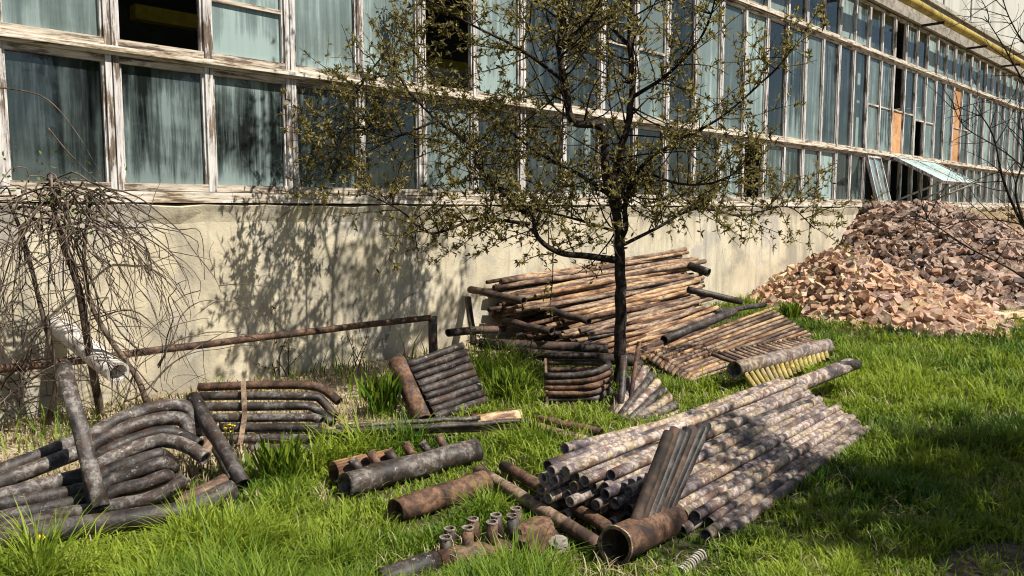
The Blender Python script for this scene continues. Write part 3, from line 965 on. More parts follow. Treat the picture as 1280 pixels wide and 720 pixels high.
pipe_thing('leaning_pipe', straight(D(251, 520, 5.05), D(290, 600, 4.7), 6, 0.006), 0.03, M['grey_steel'], 'thinner grey pipe behind the diagonal dark one', 'pipe', seg=12)
bm = bmesh.new()
obox(bm, D(252, 578, 4.6), D(262, 545, 4.75), 0.07, 0.006, -FW)
tag(obj('scrap_plate', bm, M['tan_rust']), 'small tan steel plate standing beside the hooked tube ends', 'plate')
bm = bmesh.new()
obox(bm, D(118, 548, 4.5), D(148, 556, 4.5), 0.05, 0.006, -FW)
tag(obj('scrap_plate', bm, M['rust']), 'rusty bracket plate wedged under the top tube by the leaning post', 'plate')
block(G(-140, 745), G(120, 705), G(315, 640), G(308, 590), G(-90, 600))

# B: seven flat stacked tubes with bent ends and a strap
B_T = [([(249, 484, 5.75), (320, 482, 5.78), (376, 481, 5.8), (403, 486, 5.8), (424, 502, 5.75)], 'rust'),
       ([(251, 496, 5.68), (320, 495, 5.70), (388, 495, 5.72), (402, 501, 5.72), (419, 520, 5.66)], 'dark_steel'),
       ([(256, 509, 5.60), (320, 508, 5.62), (384, 508, 5.65), (397, 513, 5.64), (416, 529, 5.58)], 'grey_steel'),
       ([(268, 522, 5.52), (330, 522, 5.54), (388, 522, 5.56), (402, 527, 5.55)], 'grey_steel'),
       ([(276, 535, 5.44), (330, 535, 5.46), (399, 535, 5.47)], 'dark_steel'),
       ([(290, 548, 5.35), (340, 548, 5.36), (400, 549, 5.38)], 'grey_steel'),
       ([(310, 562, 5.26), (350, 562, 5.27), (398, 562, 5.28)], 'grey_steel')]
for i, (pts_, mk) in enumerate(B_T):
    pipe_thing('stacked_tube', wob(Q(pts_), 0.004), 0.037, M[mk], '%s tube from the top of the strapped flat stack%s' % (ORD[i], ', rusty brown' if i == 0 else ''), 'tube', 'flat stacked tubes by the wall', smooth_n=5, seg=12, rough=0.03, flat=0.85)
bm = bmesh.new()
for a, b in (((304, 476, 5.70), (306, 519, 5.46)), ((306, 519, 5.46), (300, 556, 5.24))):
    obox(bm, D(*a), D(*b), 0.035, 0.006, -FW)
tag(obj('strap', bm, M['tan_rust']), 'rusty flat strap hanging down the flat tube stack', 'strap')
block(G(250, 580), G(400, 575), G(420, 540), G(250, 545))

# rail and its end post
rl = empty('pipe_rail', G(541, 448))
tag(rl, 'long brown pipe rail running along the plaster wall to a short end post', 'rail')
bm = bmesh.new()
tube(bm, straight(D(-60, 469, 5.45), D(538, 397, 7.75), 14, 0.006), 0.030, 12)
obj('rail', bm, M['rust'], rl)
bm = bmesh.new()
pe = D(541, 398, 7.78)
tube(bm, straight(Vector((pe.x, pe.y, -0.05)), pe + Vector((0, 0, 0.02)), 3), 0.045, 12)
obj('post', bm, M['dark_steel'], rl)
ps = D(-45, 468, 5.5)
bm = bmesh.new()
tube(bm, straight(Vector((ps.x, ps.y, -0.05)), ps, 3), 0.03, 12)
obj('post', bm, M['dark_steel'], rl)

# C: header with a ladder of dark tubes
c_ = empty('tube_ladder', G(545, 525))
tag(c_, 'leaning rusty header pipe with a row of dark tubes fixed to its right', 'pipe section')
bm = bmesh.new()
tube(bm, straight(D(496, 452, 6.35), D(529, 527, 5.98), 5, 0.003), 0.072, 18)
obj('header', bm, M['rust'], c_)
for i in range(9):
    t = i / 8
    a = D(508 + 34 * t, 456 + 66 * t, 6.42 - 0.36 * t)
    b = D(578 + 29 * t, 432 + 68 * t, 6.85 - 0.30 * t)
    bm = bmesh.new()
    tube(bm, straight(a, b, 5, 0.004), 0.031, 12, rough=0.03)
    obj('tube', bm, M['dark_steel'], c_)
block(G(500, 535), G(600, 515), G(610, 490), G(500, 500))

# D: long flat tubes across the middle
D_T = [((392, 541), (662, 526), 0.12, 0.026, 'dark_steel', 'upper dark bar of the long flat bundle across the grass'),
       ((396, 547), (655, 533), 0.075, 0.026, 'tan_rust', 'tan streaked bar in front of the long flat bundle'),
       ((402, 553), (570, 546), 0.03, 0.026, 'dark_steel', 'shorter dark bar under the front of the long flat bundle'),
       ((420, 534), (600, 522), 0.10, 0.024, 'grey_steel', 'grey bar at the back of the long flat bundle')]
for a, b, z, r_, mk, lb in D_T:
    pipe_thing('long_bar', straight(G(a[0], a[1], z), G(b[0], b[1], z), 8, 0.006), r_, M[mk], lb, 'bar', 'long bars lying flat across the grass', seg=10, flat=0.7, rough=0.04)
pipe_thing('rusty_pipe', straight(G(588, 526, 0.06), G(652, 521, 0.06), 4, 0.01), 0.055, M['rust_bright'], 'short bright rusty pipe lying behind the flat bars', 'pipe', seg=14, rough=0.05)
pipe_thing('rusty_pipe', straight(G(661, 533, 0.06), G(735, 553, 0.05), 4, 0.006), 0.042, M['tan_rust'], 'tan pipe lying between the flat bars and the long mottled pile', 'pipe', seg=14, rough=0.03)
pipe_thing('rusty_pipe', straight(G(667, 523, 0.06), G(752, 541, 0.06), 4, 0.006), 0.032, M['rust'], 'thin rusty pipe just behind the tan pipe in the middle', 'pipe', seg=12, rough=0.03)
block(G(395, 568), G(660, 546), G(760, 560), G(750, 535), G(650, 518), G(395, 533))

# E: stacked U-bends
e_ = empty('pipe_coil', G(720, 505))
tag(e_, 'low coil of stacked rusty hairpin bends standing left of the tree trunk', 'pipe coil')
for i in range(5):
    z = 0.04 + i * 0.05
    j = lambda: random.uniform(-0.012, 0.012)
    fl = D(682, 500, 6.6); fr = D(744, 503, 6.62); br = D(748, 488, 7.05); bl = D(684, 485, 7.1)
    mid = D(762, 496, 6.84)
    pts_ = [Vector((p.x + j(), p.y + j(), z + 0.055 * max(0, k_) * (0.4 + i * 0.2))) for p, k_ in ((fl, -0.3), (fr.lerp(fl, 0.4), 0), (fr, 0.4), (mid.lerp(fr, 0.3), 0.6), (mid, 0.8), (mid.lerp(br, 0.7), 1.0), (br, 1.2), (br.lerp(bl, 0.5), 1.2), (bl, 1.2))]
    bm = bmesh.new()
    tube(bm, smooth_path(pts_, 5), 0.027, 12)
    obj('bend', bm, M['rust'] if i in (1, 2, 3) else M['dark_steel'], e_)
bm = bmesh.new()
obox(bm, D(684, 507, 6.56), D(682, 448, 6.62) , 0.02, 0.012, -FW)
obj('strap', bm, M['tan_rust'], e_)
block(G(680, 515), G(760, 512), G(765, 480), G(680, 480))

# F: fan of grey tubes right of the trunk
f_ = empty('tube_fan', G(800, 530))
tag(f_, 'fan of grey scaled tubes leaning beside the foot of the tree', 'pipe section')
for i in range(8):
    t = i / 7
    a = D(762 + 36 * t, 520 + 16 * t, 6.25 - 0.22 * t)
    b = D(800 + 52 * t, 454 + 62 * t ** 1.15, 6.85 - 0.55 * t)
    bm = bmesh.new()
    tube(bm, straight(a, b, 4, 0.005), 0.034, 12, rough=0.03)
    obj('tube', bm, M['mottle'] if i % 2 else M['grey_steel'], f_)
pipe_thing('stake', straight(D(799, 428, 6.7), D(786, 512, 6.35), 3), 0.02, M['rust'], 'thin rusty stake leaning on the fan of tubes', 'stake', seg=8)
pipe_thing('stake', straight(D(780, 446, 6.6), D(775, 516, 6.3), 3), 0.028, M['dark_steel'], 'short dark stake against the trunk above the fan of tubes', 'stake', seg=8)
block(G(765, 540), G(850, 525), G(850, 500), G(765, 500))

# G: big pile of long rusty tubes by the wall
npile = 46
counts = (npile, 34, 26, 20, 14)
for layer, cnt_ in enumerate(counts):
    for i in range(cnt_):
        s = i / (cnt_ - 1)
        a = Vector(D(612 + 176 * s + random.uniform(-30, 26), 350 + 108 * s ** 0.9, 9.6 - 1.3 * s))
        b = Vector(D(866 + 26 * s + random.uniform(-20, 12), 314 + 104 * s, 12.0 - 2.6 * s))
        off = Vector((0.03, 0.075, -0.085)) * layer
        tw_ = random.uniform(-0.08, 0.08)
        a += off + Vector((0, 0, random.uniform(-0.03, 0.03) + tw_)); b += off + Vector((0, 0, random.uniform(-0.03, 0.02) - tw_))
        a.z = max(a.z, 0.04 + 0.01 * layer); b.z = max(b.z, 0.04)
        for q in (a, b):
            if q.y > WY - 0.08:
                q.y = WY - 0.08
        bm = bmesh.new()
        tube(bm, straight(a, b, 6, 0.012), random.choice((0.024, 0.027, 0.031, 0.034)), 10)
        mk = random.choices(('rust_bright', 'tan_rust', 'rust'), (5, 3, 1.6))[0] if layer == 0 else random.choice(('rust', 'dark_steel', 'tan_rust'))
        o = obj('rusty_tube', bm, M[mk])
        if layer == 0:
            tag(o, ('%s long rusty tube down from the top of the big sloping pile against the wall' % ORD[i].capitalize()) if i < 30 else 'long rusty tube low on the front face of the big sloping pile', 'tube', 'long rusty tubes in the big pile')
        else:
            tag(o, 'rusty tube buried under the top layer of the big pile against the wall', 'tube', 'buried tubes of the big pile')
extra = [((862, 332, 11.3), (886, 341, 11.1), 0.06, 'short dark pipe end poking out right of the big pile'),
         ((860, 362, 10.4), (927, 377, 10.6), 0.045, 'dark tube jutting right from the big pile towards the bricks'),
         ((880, 392, 9.9), (956, 381, 10.9), 0.035, 'thin dark tube lying flat right of the big pile'),
         ((830, 425, 8.9), (918, 388, 9.9), 0.05, 'thick dark tube along the lower right edge of the big pile')]
for a, b, r_, lb in extra:
    pipe_thing('rusty_tube', straight(D(*a), D(*b), 4, 0.006), r_, M['dark_steel'], lb, 'tube', seg=12)
# rough timber and headers carrying the pile, their colour darkened to read as shaded
sup = [((588, 362, 9.3), (655, 376, 8.7), 0.07, 'dark header pipe at the upper left edge of the big pile'),
       ((630, 402, 8.9), (690, 414, 8.4), 0.07, 'dark header pipe jutting low from the left of the big pile'),
       ((690, 388, 8.8), (736, 402, 8.4), 0.06, 'dark pipe end poking out of the left face of the big pile'),
       ((560, 416, 8.4), (630, 412, 8.9), 0.07, 'thick dark pipe lying in the shade left of the big pile'),
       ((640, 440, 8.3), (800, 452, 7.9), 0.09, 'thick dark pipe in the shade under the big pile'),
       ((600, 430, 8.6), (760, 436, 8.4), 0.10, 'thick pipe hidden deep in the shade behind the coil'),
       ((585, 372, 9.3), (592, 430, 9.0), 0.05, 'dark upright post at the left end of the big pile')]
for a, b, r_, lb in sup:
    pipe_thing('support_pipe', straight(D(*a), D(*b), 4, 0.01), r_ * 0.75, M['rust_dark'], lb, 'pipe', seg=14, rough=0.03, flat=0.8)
block(G(560, 440), G(820, 478), G(905, 440), G(960, 400), G(870, 395), G(600, 410))

# H: thin tube panel
h_ = empty('pipe_grille', G(905, 450))
tag(h_, 'flat panel of thin rusty tubes with curved ends in front of the big pile', 'pipe section')
for i in range(11):
    t = i / 10
    a = D(824 + 50 * t, 438 + 30 * t, 8.25 - 0.7 * t)
    b = D(964 + 48 * t, 386 + 32 * t, 10.6 - 1.3 * t)
    ax = (b - a).normalized()
    bend = [a - ax * 0.12 + Vector((0, 0, -0.015)), a - ax * 0.20 + Vector((0, 0, -0.06)), a - ax * 0.12 + Vector((0.02, 0, -0.11)), a + ax * 0.2 + Vector((0.02, 0, -0.115))]
    path = [b, b.lerp(a, 0.3), b.lerp(a, 0.6), a] + bend + [a.lerp(b, 0.6) + Vector((0.02, 0, -0.12))]
    path = [Vector((p.x, p.y, max(p.z, 0.025))) for p in path]
    bm = bmesh.new()
    tube(bm, smooth_path(path, 4), 0.021, 10)
    obj('tube', bm, M['tan_rust'] if i % 3 else M['rust_bright'], h_)
block(G(825, 470), G(875, 485), G(1015, 425), G(970, 395))

# I: header with a comb of short tubes
i_ = empty('header_comb', G(950, 490))
tag(i_, 'pinkish grey header pipe with a comb of short yellow tubes behind the mottled pile', 'pipe section')
ha, hb = D(918, 462, 7.05), D(1034, 432, 8.35)
bm = bmesh.new()
tube(bm, straight(ha, hb, 6, 0.003), 0.074, 18)
obj('header', bm, M['mottle'], i_)
for i in range(18):
    t = 0.06 + 0.9 * i / 17
    c0 = ha.lerp(hb, t)
    lo = D(948 + 86 * (t - 0.06) / 0.9, 491 - 41 * (t - 0.06) / 0.9, 6.93 + 1.15 * (t - 0.06) / 0.9)
    lo.z = max(lo.z, 0.0)
    bm = bmesh.new()
    tube(bm, [c0 + (lo - c0) * 0.2, lo], 0.027, 10)
    obj('stub', bm, M['yellow_rust'], i_)
    bk = c0 - (lo - c0).normalized() * 0.05
    bx = bk + Vector((-0.10, 0.12, 0.06)) + Vector((0, 0, -0.02 * t))
    bm = bmesh.new()
    tube(bm, [bk, bk + (bx - bk) * 1.5], 0.019, 8)
    obj('stub', bm, M['tan_rust'], i_)
block(G(915, 480), G(950, 500), G(1040, 455), G(1030, 435))

# J: the long mottled pile
n0 = G(905, 676, 0.0); f0 = G(1084, 541, 0.0)
u_ = (f0 - n0).normalized()
L0 = (f0 - n0).length
v_ = Vector((-u_.y, u_.x, 0))
rT = 0.030
sp_ = 0.0615
layers = [(0, 15), (2.5, 14.5), (5.0, 14.5), (7.5, 14.0), (9.5, 14.0), (11.6, 14.0)]
tubes = []
for li, (s0, s1) in enumerate(layers):
    k = s0
    while k <= s1:
        tubes.append((li, k * sp_, rT + li * 0.0485))
        k += 1
tubes.sort(key=lambda q: (q[1] - q[0] * 0.01))
for idx, (li, vv, zz) in enumerate(tubes):
    w = vv / 0.88
    ns = -0.30 * w + random.uniform(-0.13, 0.13) + 0.02
    ln = L0 + random.uniform(-0.12, 0.10) + 0.10 * w
    if li == 0 and vv < 0.02:
        ns = 0.03; ln = L0
    a = n0 + v_ * vv + u_ * ns
    b = n0 + v_ * (vv * 0.80) + u_ * ln
    a.z = zz + random.uniform(0, 0.008); b.z = zz + random.uniform(-0.004, 0.01)
    pipe_thing('mottled_tube', straight(a, b, 8, 0.004), rT * random.uniform(0.92, 1.03), M['mottle'], ('%s mottled grey and tan tube from the grass edge of the long sloping pile' % ORD[idx].capitalize()) if idx < 30 else 'mottled tube in the upper back layers of the long sloping pile',
               'tube', 'mottled tubes in the long sloping pile', seg=14)
NJ = len(tubes)
J_X = [((687, 581, 4.3), (1010, 492, 6.2), 0.033, 'mottle', 'longest mottled tube on top of the sloping pile, open end furthest left'),
       ((706, 561, 4.55), (960, 499, 6.0), 0.034, 'mottle', 'mottled tube lying along the back top edge of the sloping pile'),
       ((735, 585, 4.25), (1012, 505, 5.9), 0.036, 'grey_steel', 'grey tube on top of the sloping pile, second open end from the left')]
for a, b, r_, mk, lb in J_X:
    pipe_thing('mottled_tube', straight(D(*a), D(*b), 8, 0.004), r_, M[mk], lb, 'tube', seg=14)
pipe_thing('thick_pipe', straight(D(935, 506, 5.95), D(1062, 456, 6.9), 6, 0.004), 0.06, M['mottle'], 'thick mottled pipe along the back of the sloping pile, reaching into the grass', 'pipe', seg=18)
bm = bmesh.new()
tube(bm, [D(1046, 466, 6.72), D(1048, 458, 6.78), D(1072, 455, 6.9)], 0.045, 12, rough=0.12)
tag(obj('pipe_stub', bm, M['dark_steel']), 'ragged dark stub at the far end of the thick mottled pipe', 'pipe')
block(n0 - u_ * 0.15 - v_ * 0.02, f0 - v_ * 0.02, f0 + v_ * 0.75, n0 + v_ * 0.95 - u_ * 0.45)

# K: drum with a flat fan of upright tubes
k_ = empty('drum_header', G(800, 690))
tag(k_, 'short open drum with a row of upright dark tubes before the mottled pile', 'pipe section')
da, db = D(770, 681, 3.56), D(842, 648, 4.04)
bm = bmesh.new()
tube(bm, straight(da, db, 4, 0.002), 0.083, 24, wall=0.008)
obj('drum', bm, M['rust'], k_)
bm = bmesh.new()
ring(bm, da - (db - da).normalized() * 0.002, (da - db), 0.086, 0.072, 0.012, 24)
obj('rim', bm, M['tan_rust'], k_)
for i in range(7):
    t = i / 6
    c0 = da.lerp(db, 0.28 + 0.62 * t) + Vector((0, 0, 0.05))
    top = D(836 + 47 * t, 541 - 10 * t, 3.98 + 0.34 * t)
    bm = bmesh.new()
    tube(bm, smooth_path([c0, c0.lerp(top, 0.15) + Vector((0.0, 0, 0.005)), c0.lerp(top, 0.6), top + Vector((random.uniform(-.008, .008), 0, random.uniform(-0.015, 0.015)))], 4), 0.027, 12)
    obj('tube', bm, M['rust_dark'] if i in (0, 1, 4) else M['near_black_steel'], k_)
block(G(700, 705), G(735, 770), G(800, 760), G(868, 700), G(850, 640), G(765, 655))

# L: diagonal bars in front
L_T = [((598, 588), (752, 683), 0.055, 0.05, 'tan_rust', 'thick tan bar lying diagonally in front, ending at the drum'),
       ((630, 582), (772, 668), 0.055, 0.05, 'rust', 'brown bar lying diagonally just behind the thick tan one'),
       ((702, 609), (782, 650), 0.05, 0.045, 'rust', 'short brown bar between the diagonal bars and the open tube ends'),
       ((722, 606), (800, 640), 0.07, 0.035, 'dark_steel', 'thin dark bar under the open tube ends of the mottled pile')]
for a, b, z, r_, mk, lb in L_T:
    pipe_thing('diagonal_bar', straight(G(a[0], a[1], z), G(b[0], b[1], z), 6, 0.005), r_ * 0.8, M[mk], lb, 'bar', seg=12, flat=0.8, rough=0.04)
block(G(590, 600), G(735, 710), G(800, 660), G(640, 578))

# M: two fat pipes on the grass
m_ = empty('stub_header', G(510, 590))
tag(m_, 'grey crusted pipe with a row of open stubs along its back, on the grass', 'pipe section')
ma, mb = G(431, 607, 0.075), G(595, 563, 0.075)
bm = bmesh.new()
tube(bm, straight(ma, mb, 8, 0.008), 0.074, 18, rough=0.05)
obj('header', bm, M['grey_steel'], m_)
for i, (px, py) in enumerate(((479, 566), (492, 569), (504, 558), (525, 554), (542, 551), (558, 550))):
    t = 0.18 + 0.13 * i
    c0 = ma.lerp(mb, t) + Vector((-0.03, 0.06, 0.03))
    top = c0 + Vector((-0.02, 0.05, 0.065 + 0.02 * (i % 2)))
    bm = bmesh.new()
    tube(bm, [c0, top], 0.027, 12)
    sb = obj('stub', bm, M['rust'] if i % 2 else M['dark_steel'], m_)
    bm = bmesh.new()
    ax = (top - c0).normalized()
    ring(bm, top + ax * 0.001, ax, 0.0285, 0.021, 0.006)
    obj('rim', bm, M['tan_rust'], sb)
pipe_thing('rusty_pipe', straight(G(417, 590, 0.095), G(487, 574, 0.09), 4, 0.004), 0.062, M['rust_bright'], 'short orange rusty pipe beside the crusted pipe with stubs', 'pipe', seg=18, rough=0.03, wall=0.007)
block(G(400, 608), G(424, 650), G(612, 592), G(590, 552))

# N
pipe_thing('rusty_pipe', straight(G(494, 640, 0.065), G(606, 603, 0.065), 6, 0.004), 0.067, M['rust'], 'fat rust brown pipe on the grass with a wide open dark end', 'pipe', seg=20, rough=0.03, wall=0.007)
block(G(484, 650), G(515, 682), G(622, 622), G(598, 592))

# O: header with upright nozzle stubs
o_ = empty('nozzle_header', G(598, 690))
tag(o_, 'half buried header with four pairs of short upright nozzle pipes, at the front', 'pipe section')
oa, ob = G(548, 705, 0.0), G(655, 682, 0.0)
bm = bmesh.new()
tube(bm, straight(oa, ob, 6, 0.006), 0.06, 16, rough=0.05)
obj('header', bm, M['rust'], o_)
for i, (px, py, back) in enumerate(((557, 673, 0), (585, 661, 0), (615, 654, 0), (640, 646, 0), (562, 662, 1), (591, 650, 1), (620, 645, 1), (645, 637, 1))):
    top = D(px, py, 3.66 + 0.16 * back + 0.1 * (i % 4) / 3)
    c0 = Vector((top.x + random.uniform(-.012, .012), top.y + random.uniform(-.012, .012), 0.0))
    bm = bmesh.new()
    tube(bm, [c0, top], 0.027, 14)
    sb = obj('nozzle', bm, M['rust'] if i % 3 else M['dark_steel'], o_)
    bm = bmesh.new()
    ring(bm, top + Vector((0, 0, 0.001)), Vector((0, 0, 1)), 0.029, 0.0215, 0.007)
    obj('rim', bm, M['pale_metal'], sb)
bm = bmesh.new()
for k in range(1):
    p = G(598 + k * 8, 690 + k * 5, 0.05 + 0.015 * (k % 2))
    obox(bm, p, p + Vector((random.uniform(-.06, .06), random.uniform(-.09, .02), random.uniform(-0.02, .05))), 0.035, 0.008, -FW)
tag(obj('torn_metal', bm, M['pale_metal']), 'torn pale metal flakes at the foot of the nozzle pipes', 'scrap')
lump('concrete_chunk', G(672, 686) + Vector((0, 0.02, 0.05)), (0.13, 0.10, 0.085), M['rust'], 'rusty brown stained chunk right of the nozzle pipes', 'rubble', 5)
lump('stone', G(696, 688) + Vector((0, 0, 0.03)), (0.055, 0.05, 0.045), M['concrete'], 'small grey stone touching the concrete chunk', 'stone', 9)
pipe_thing('rusty_pipe', straight(G(474, 727, 0.045), G(545, 703, 0.05), 4, 0.004), 0.052, M['dark_steel'], 'dark pipe half out of the grass at the bottom edge', 'pipe', seg=16, rough=0.04)
# small pale spring-like tube in the grass at right
bm = bmesh.new()
sa, sb_ = G(850, 716, 0.03), G(878, 692, 0.05)
ax = (sb_ - sa)
for k in range(11):
    p = sa + ax * (k / 11)
    tube(bm, [p, p + ax * (0.62 / 11)], 0.024 if k % 2 else 0.026, 12)
tag(obj('ribbed_hose', bm, M['concrete']), 'small pale ribbed hose piece in the grass right of the drum', 'hose')
block(G(470, 735), G(540, 735), G(670, 712), G(715, 700), G(700, 668), G(555, 680))

# ------------------------------------------------------------------ plants
class Twigs:
    def __init__(self):
        self.bm = bmesh.new()
    def add(self, pts, r0, r1, seg=5):
        tube(self.bm, pts, r0, seg, False, r_end=r1)

def leaf_mesh(name, leaves, mat, parent=None):
    """leaves: list of (base, direction, length, width, tint); each a bent two-quad blade"""
    n = len(leaves)
    V = np.empty((n, 6, 3), dtype=np.float32)
    T = np.empty((n, 6), dtype=np.float32)
    for i, (p, d, l, w, t) in enumerate(leaves):
        s = d.cross(Vector((rr.uniform(-1, 1), rr.uniform(-1, 1), rr.uniform(-1, 1))))
        if s.length < 1e-3:
            s = Vector((1, 0, 0))
        s = s.normalized() * (w / 2)
        nn = s.cross(d).normalized() * (l * 0.10)
        V[i, 0] = p
        V[i, 1] = p + d * (l * 0.35) + s + nn
        V[i, 2] = p + d * (l * 0.70) + s * 0.8 + nn
        V[i, 3] = p + d * l
        V[i, 4] = p + d * (l * 0.70) - s * 0.8 + nn
        V[i, 5] = p + d * (l * 0.35) - s + nn
        T[i] = t
    faces = np.arange(n * 6, dtype=np.int32)
    me = bpy.data.meshes.new(name)
    me.vertices.add(n * 6)
    me.vertices.foreach_set('co', V.ravel())
    me.loops.add(n * 6)
    me.loops.foreach_set('vertex_index', faces)
    me.polygons.add(n)
    me.polygons.foreach_set('loop_start', np.arange(0, n * 6, 6, dtype=np.int32))
    me.polygons.foreach_set('loop_total', np.full(n, 6, dtype=np.int32))
    at = me.attributes.new('tint', 'FLOAT', 'POINT')
    at.data.foreach_set('value', T.ravel())
    me.update()
    me.validate()
    return link_mesh(name, me, mat, parent)

def rdir(rr, up=0.0):
    while True:
        v = Vector((rr.uniform(-1, 1), rr.uniform(-1, 1), rr.uniform(-1, 1)))
        if 0.05 < v.length < 1:
            v = v.normalized() + Vector((0, 0, up))
            return v.normalized()

def grow(rr, tw, leaves, p, d, length, r, level, max_level, leafy, leaf_l, up=0.15, kids=5, dens=1.0):
    n = max(3, int(length / 0.09))
    pts = [p.copy()]
    dd = d.copy()
    for i in range(n):
        dd = (dd + Vector((rr.gauss(0, 0.13), rr.gauss(0, 0.13), rr.gauss(0, 0.11) + up * 0.09))).normalized()
        p = p + dd * (length / n)
        pts.append(p.copy())
    r1 = max(0.0016, r * 0.35)
    tw.add(pts, r, r1, 6 if level == 0 else (5 if level == 1 else 4))
    if level < max_level:
        nk = max(2, int(kids * length / 0.8))
        for i in range(nk):
            t = rr.uniform(0.25, 0.98)
            q = pts[min(n, int(t * n))]
            base = (pts[min(n, int(t * n) + 1)] - pts[max(0, int(t * n) - 1)]).normalized()
            sd_ = (rdir(rr, 0.1) - base * 0.2)
            nd = (base * 0.75 + sd_.normalized() * 0.8).normalized()
            grow(rr, tw, leaves, q, nd, length * rr.uniform(0.32, 0.62) * (1.1 - 0.4 * t), max(0.002, r * (1 - 0.6 * t) * 0.55), level + 1, max_level, leafy, leaf_l, up, kids, dens)
    if leafy and level >= max_level - 1:
        m = int(length / 0.045 * dens)
        for i in range(m):
            t = rr.uniform(0.2, 1.0)
            q = pts[min(n, int(t * n))]
            if rr.random() < 0.35:                      # a small rosette at a bud
                for _ in range(rr.randint(3, 5)):
                    leaves.append((q, (rdir(rr, 0.25) + dd * 0.5).normalized(), leaf_l * rr.uniform(0.5, 1.1), leaf_l * rr.uniform(0.22, 0.36), rr.random()))
            else:
                leaves.append((q, (rdir(rr, 0.15) + dd * 0.4).normalized(), leaf_l * rr.uniform(0.5, 1.2), leaf_l * rr.uniform(0.22, 0.36), rr.random()))

# the tree in the middle
rr = random.Random(21)
TD = 7.15
tree = empty('young_tree', G(775, 486))
tag(tree, 'young dark barked tree with sparse small olive leaves, growing amid the scrap pipes', 'tree')
tw = Twigs(); leaves = []
trunk = Twigs()
tb = G(776, 489)
spine = smooth_path([Vector((tb.x, tb.y, -0.1)), D(775, 470, TD), D(776, 400, TD), D(774, 330, TD), D(771, 270, TD), D(768, 225, TD), D(778, 180, TD + 0.05), D(790, 120, TD + 0.1), D(788, 40, TD + 0.1), D(795, -60, TD + 0.15), D(802, -200, TD + 0.2), D(798, -330, TD + 0.2)], 5)
trunk.add(wob(spine[:20], 0.010), 0.060, 0.044, 12)
trunk.add([spine[19]] + wob(spine[20:], 0.012), 0.042, 0.010, 10)
fork = smooth_path([D(770, 262, TD), D(757, 215, TD - 0.08), D(752, 160, TD - 0.12), D(716, 152, TD - 0.2), D(708, 110, TD - 0.25), D(699, 60, TD - 0.25), D(705, 0, TD - 0.3), D(690, -120, TD - 0.3), D(700, -260, TD - 0.25)], 5)
trunk.add(fork, 0.045, 0.012, 10)
trunk_o = obj('trunk', trunk.bm, M['bark'], tree, smooth=True)
mains = [
    ([(774, 327, 7.15), (735, 322, 7.1), (700, 314, 7.0), (672, 296, 6.9), (664, 270, 6.8), (640, 240, 6.75), (612, 232, 6.7), (592, 205, 6.7)], 0.034),
    ([(664, 272, 6.8), (600, 215, 6.9), (590, 185, 7.0), (545, 150, 7.1), (505, 105, 7.2), (486, 60, 7.3)], 0.022),
    ([(776, 300, 7.15), (785, 285, 7.1), (783, 250, 7.1), (800, 210, 7.0), (840, 180, 6.9), (900, 150, 6.8), (960, 95, 6.7), (995, 60, 6.7)], 0.026),
    ([(776, 310, 7.15), (820, 285, 7.3), (870, 262, 7.5), (930, 268, 7.7), (985, 258, 7.8), (1020, 285, 7.9)], 0.018),
    ([(772, 250, 7.15), (720, 215, 7.5), (670, 190, 7.8), (620, 150, 8.0), (560, 120, 8.2)], 0.022),
    ([(790, 120, 7.25), (840, 90, 7.0), (880, 40, 6.8), (900, -20, 6.6)], 0.02),
    ([(789, 60, 7.25), (740, 10, 7.6), (690, -50, 8.0)], 0.02),
    ([(708, 100, 6.9), (650, 60, 6.6), (590, 30, 6.4), (530, 0, 6.3)], 0.018),
    ([(700, 60, 6.9), (740, 20, 6.5), (770, -40, 6.2)], 0.018),
    ([(792, 0, 7.3), (850, -60, 7.6), (910, -120, 7.9)], 0.018),
    ([(690, -120, 6.85), (620, -160, 6.8), (540, -190, 6.8)], 0.016),
    ([(664, 280, 6.8), (600, 275, 6.7), (540, 290, 6.6), (500, 262, 6.6), (450, 240, 6.6)], 0.016),
    ([(776, 290, 7.15), (700, 270, 7.6), (640, 262, 7.9), (590, 290, 8.1)], 0.015),
    ([(486, 62, 7.3), (450, 110, 7.3), (420, 180, 7.2)], 0.009),
    ([(545, 150, 7.1), (490, 170, 7.0), (440, 160, 6.9), (412, 205, 6.9)], 0.012),
    ([(800, 210, 7.0), (850, 230, 6.7), (900, 225, 6.5), (950, 190, 6.4)], 0.014),
    ([(560, 120, 8.2), (510, 60, 8.3), (455, 20, 8.3)], 0.012),
    ([(796, -60, 7.3), (740, -140, 7.1), (720, -260, 7.0)], 0.016),
]
for pts_, r_ in mains:
    path = smooth_path(wob(Q(pts_), 0.015), 5)
    tw.add(path, r_, 0.004, 7)
    total = sum((path[i + 1] - path[i]).length for i in range(len(path) - 1))
    nk = int(total * 23)
    for i in range(nk):
        t = rr.uniform(0.18, 1.0)
        j = min(len(path) - 2, int(t * (len(path) - 1)))
        base = (path[j + 1] - path[j]).normalized()
        nd = (base * 0.4 + rdir(rr, 0.35)).normalized()
        grow(rr, tw, leaves, path[j], nd, rr.uniform(0.3, 0.75), 0.006 * (1.2 - 0.6 * t), 1, 2, True, 0.053, 0.05, 5, 1.15)
for sp in (spine, fork):
    for i in range(len(sp) // 3, len(sp) - 1):
        for _ in range(1 if i % 2 else 2):
            grow(rr, tw, leaves, sp[i], rdir(rr, 0.25), rr.uniform(0.5, 1.1), 0.009, 0, 2, True, 0.055, 0.2, 4, 0.9)
obj('branches', tw.bm, M['bark'], tree, smooth=True)
leaf_mesh('foliage', leaves, M['leaf'], tree)
print('TREE leaves', len(leaves))

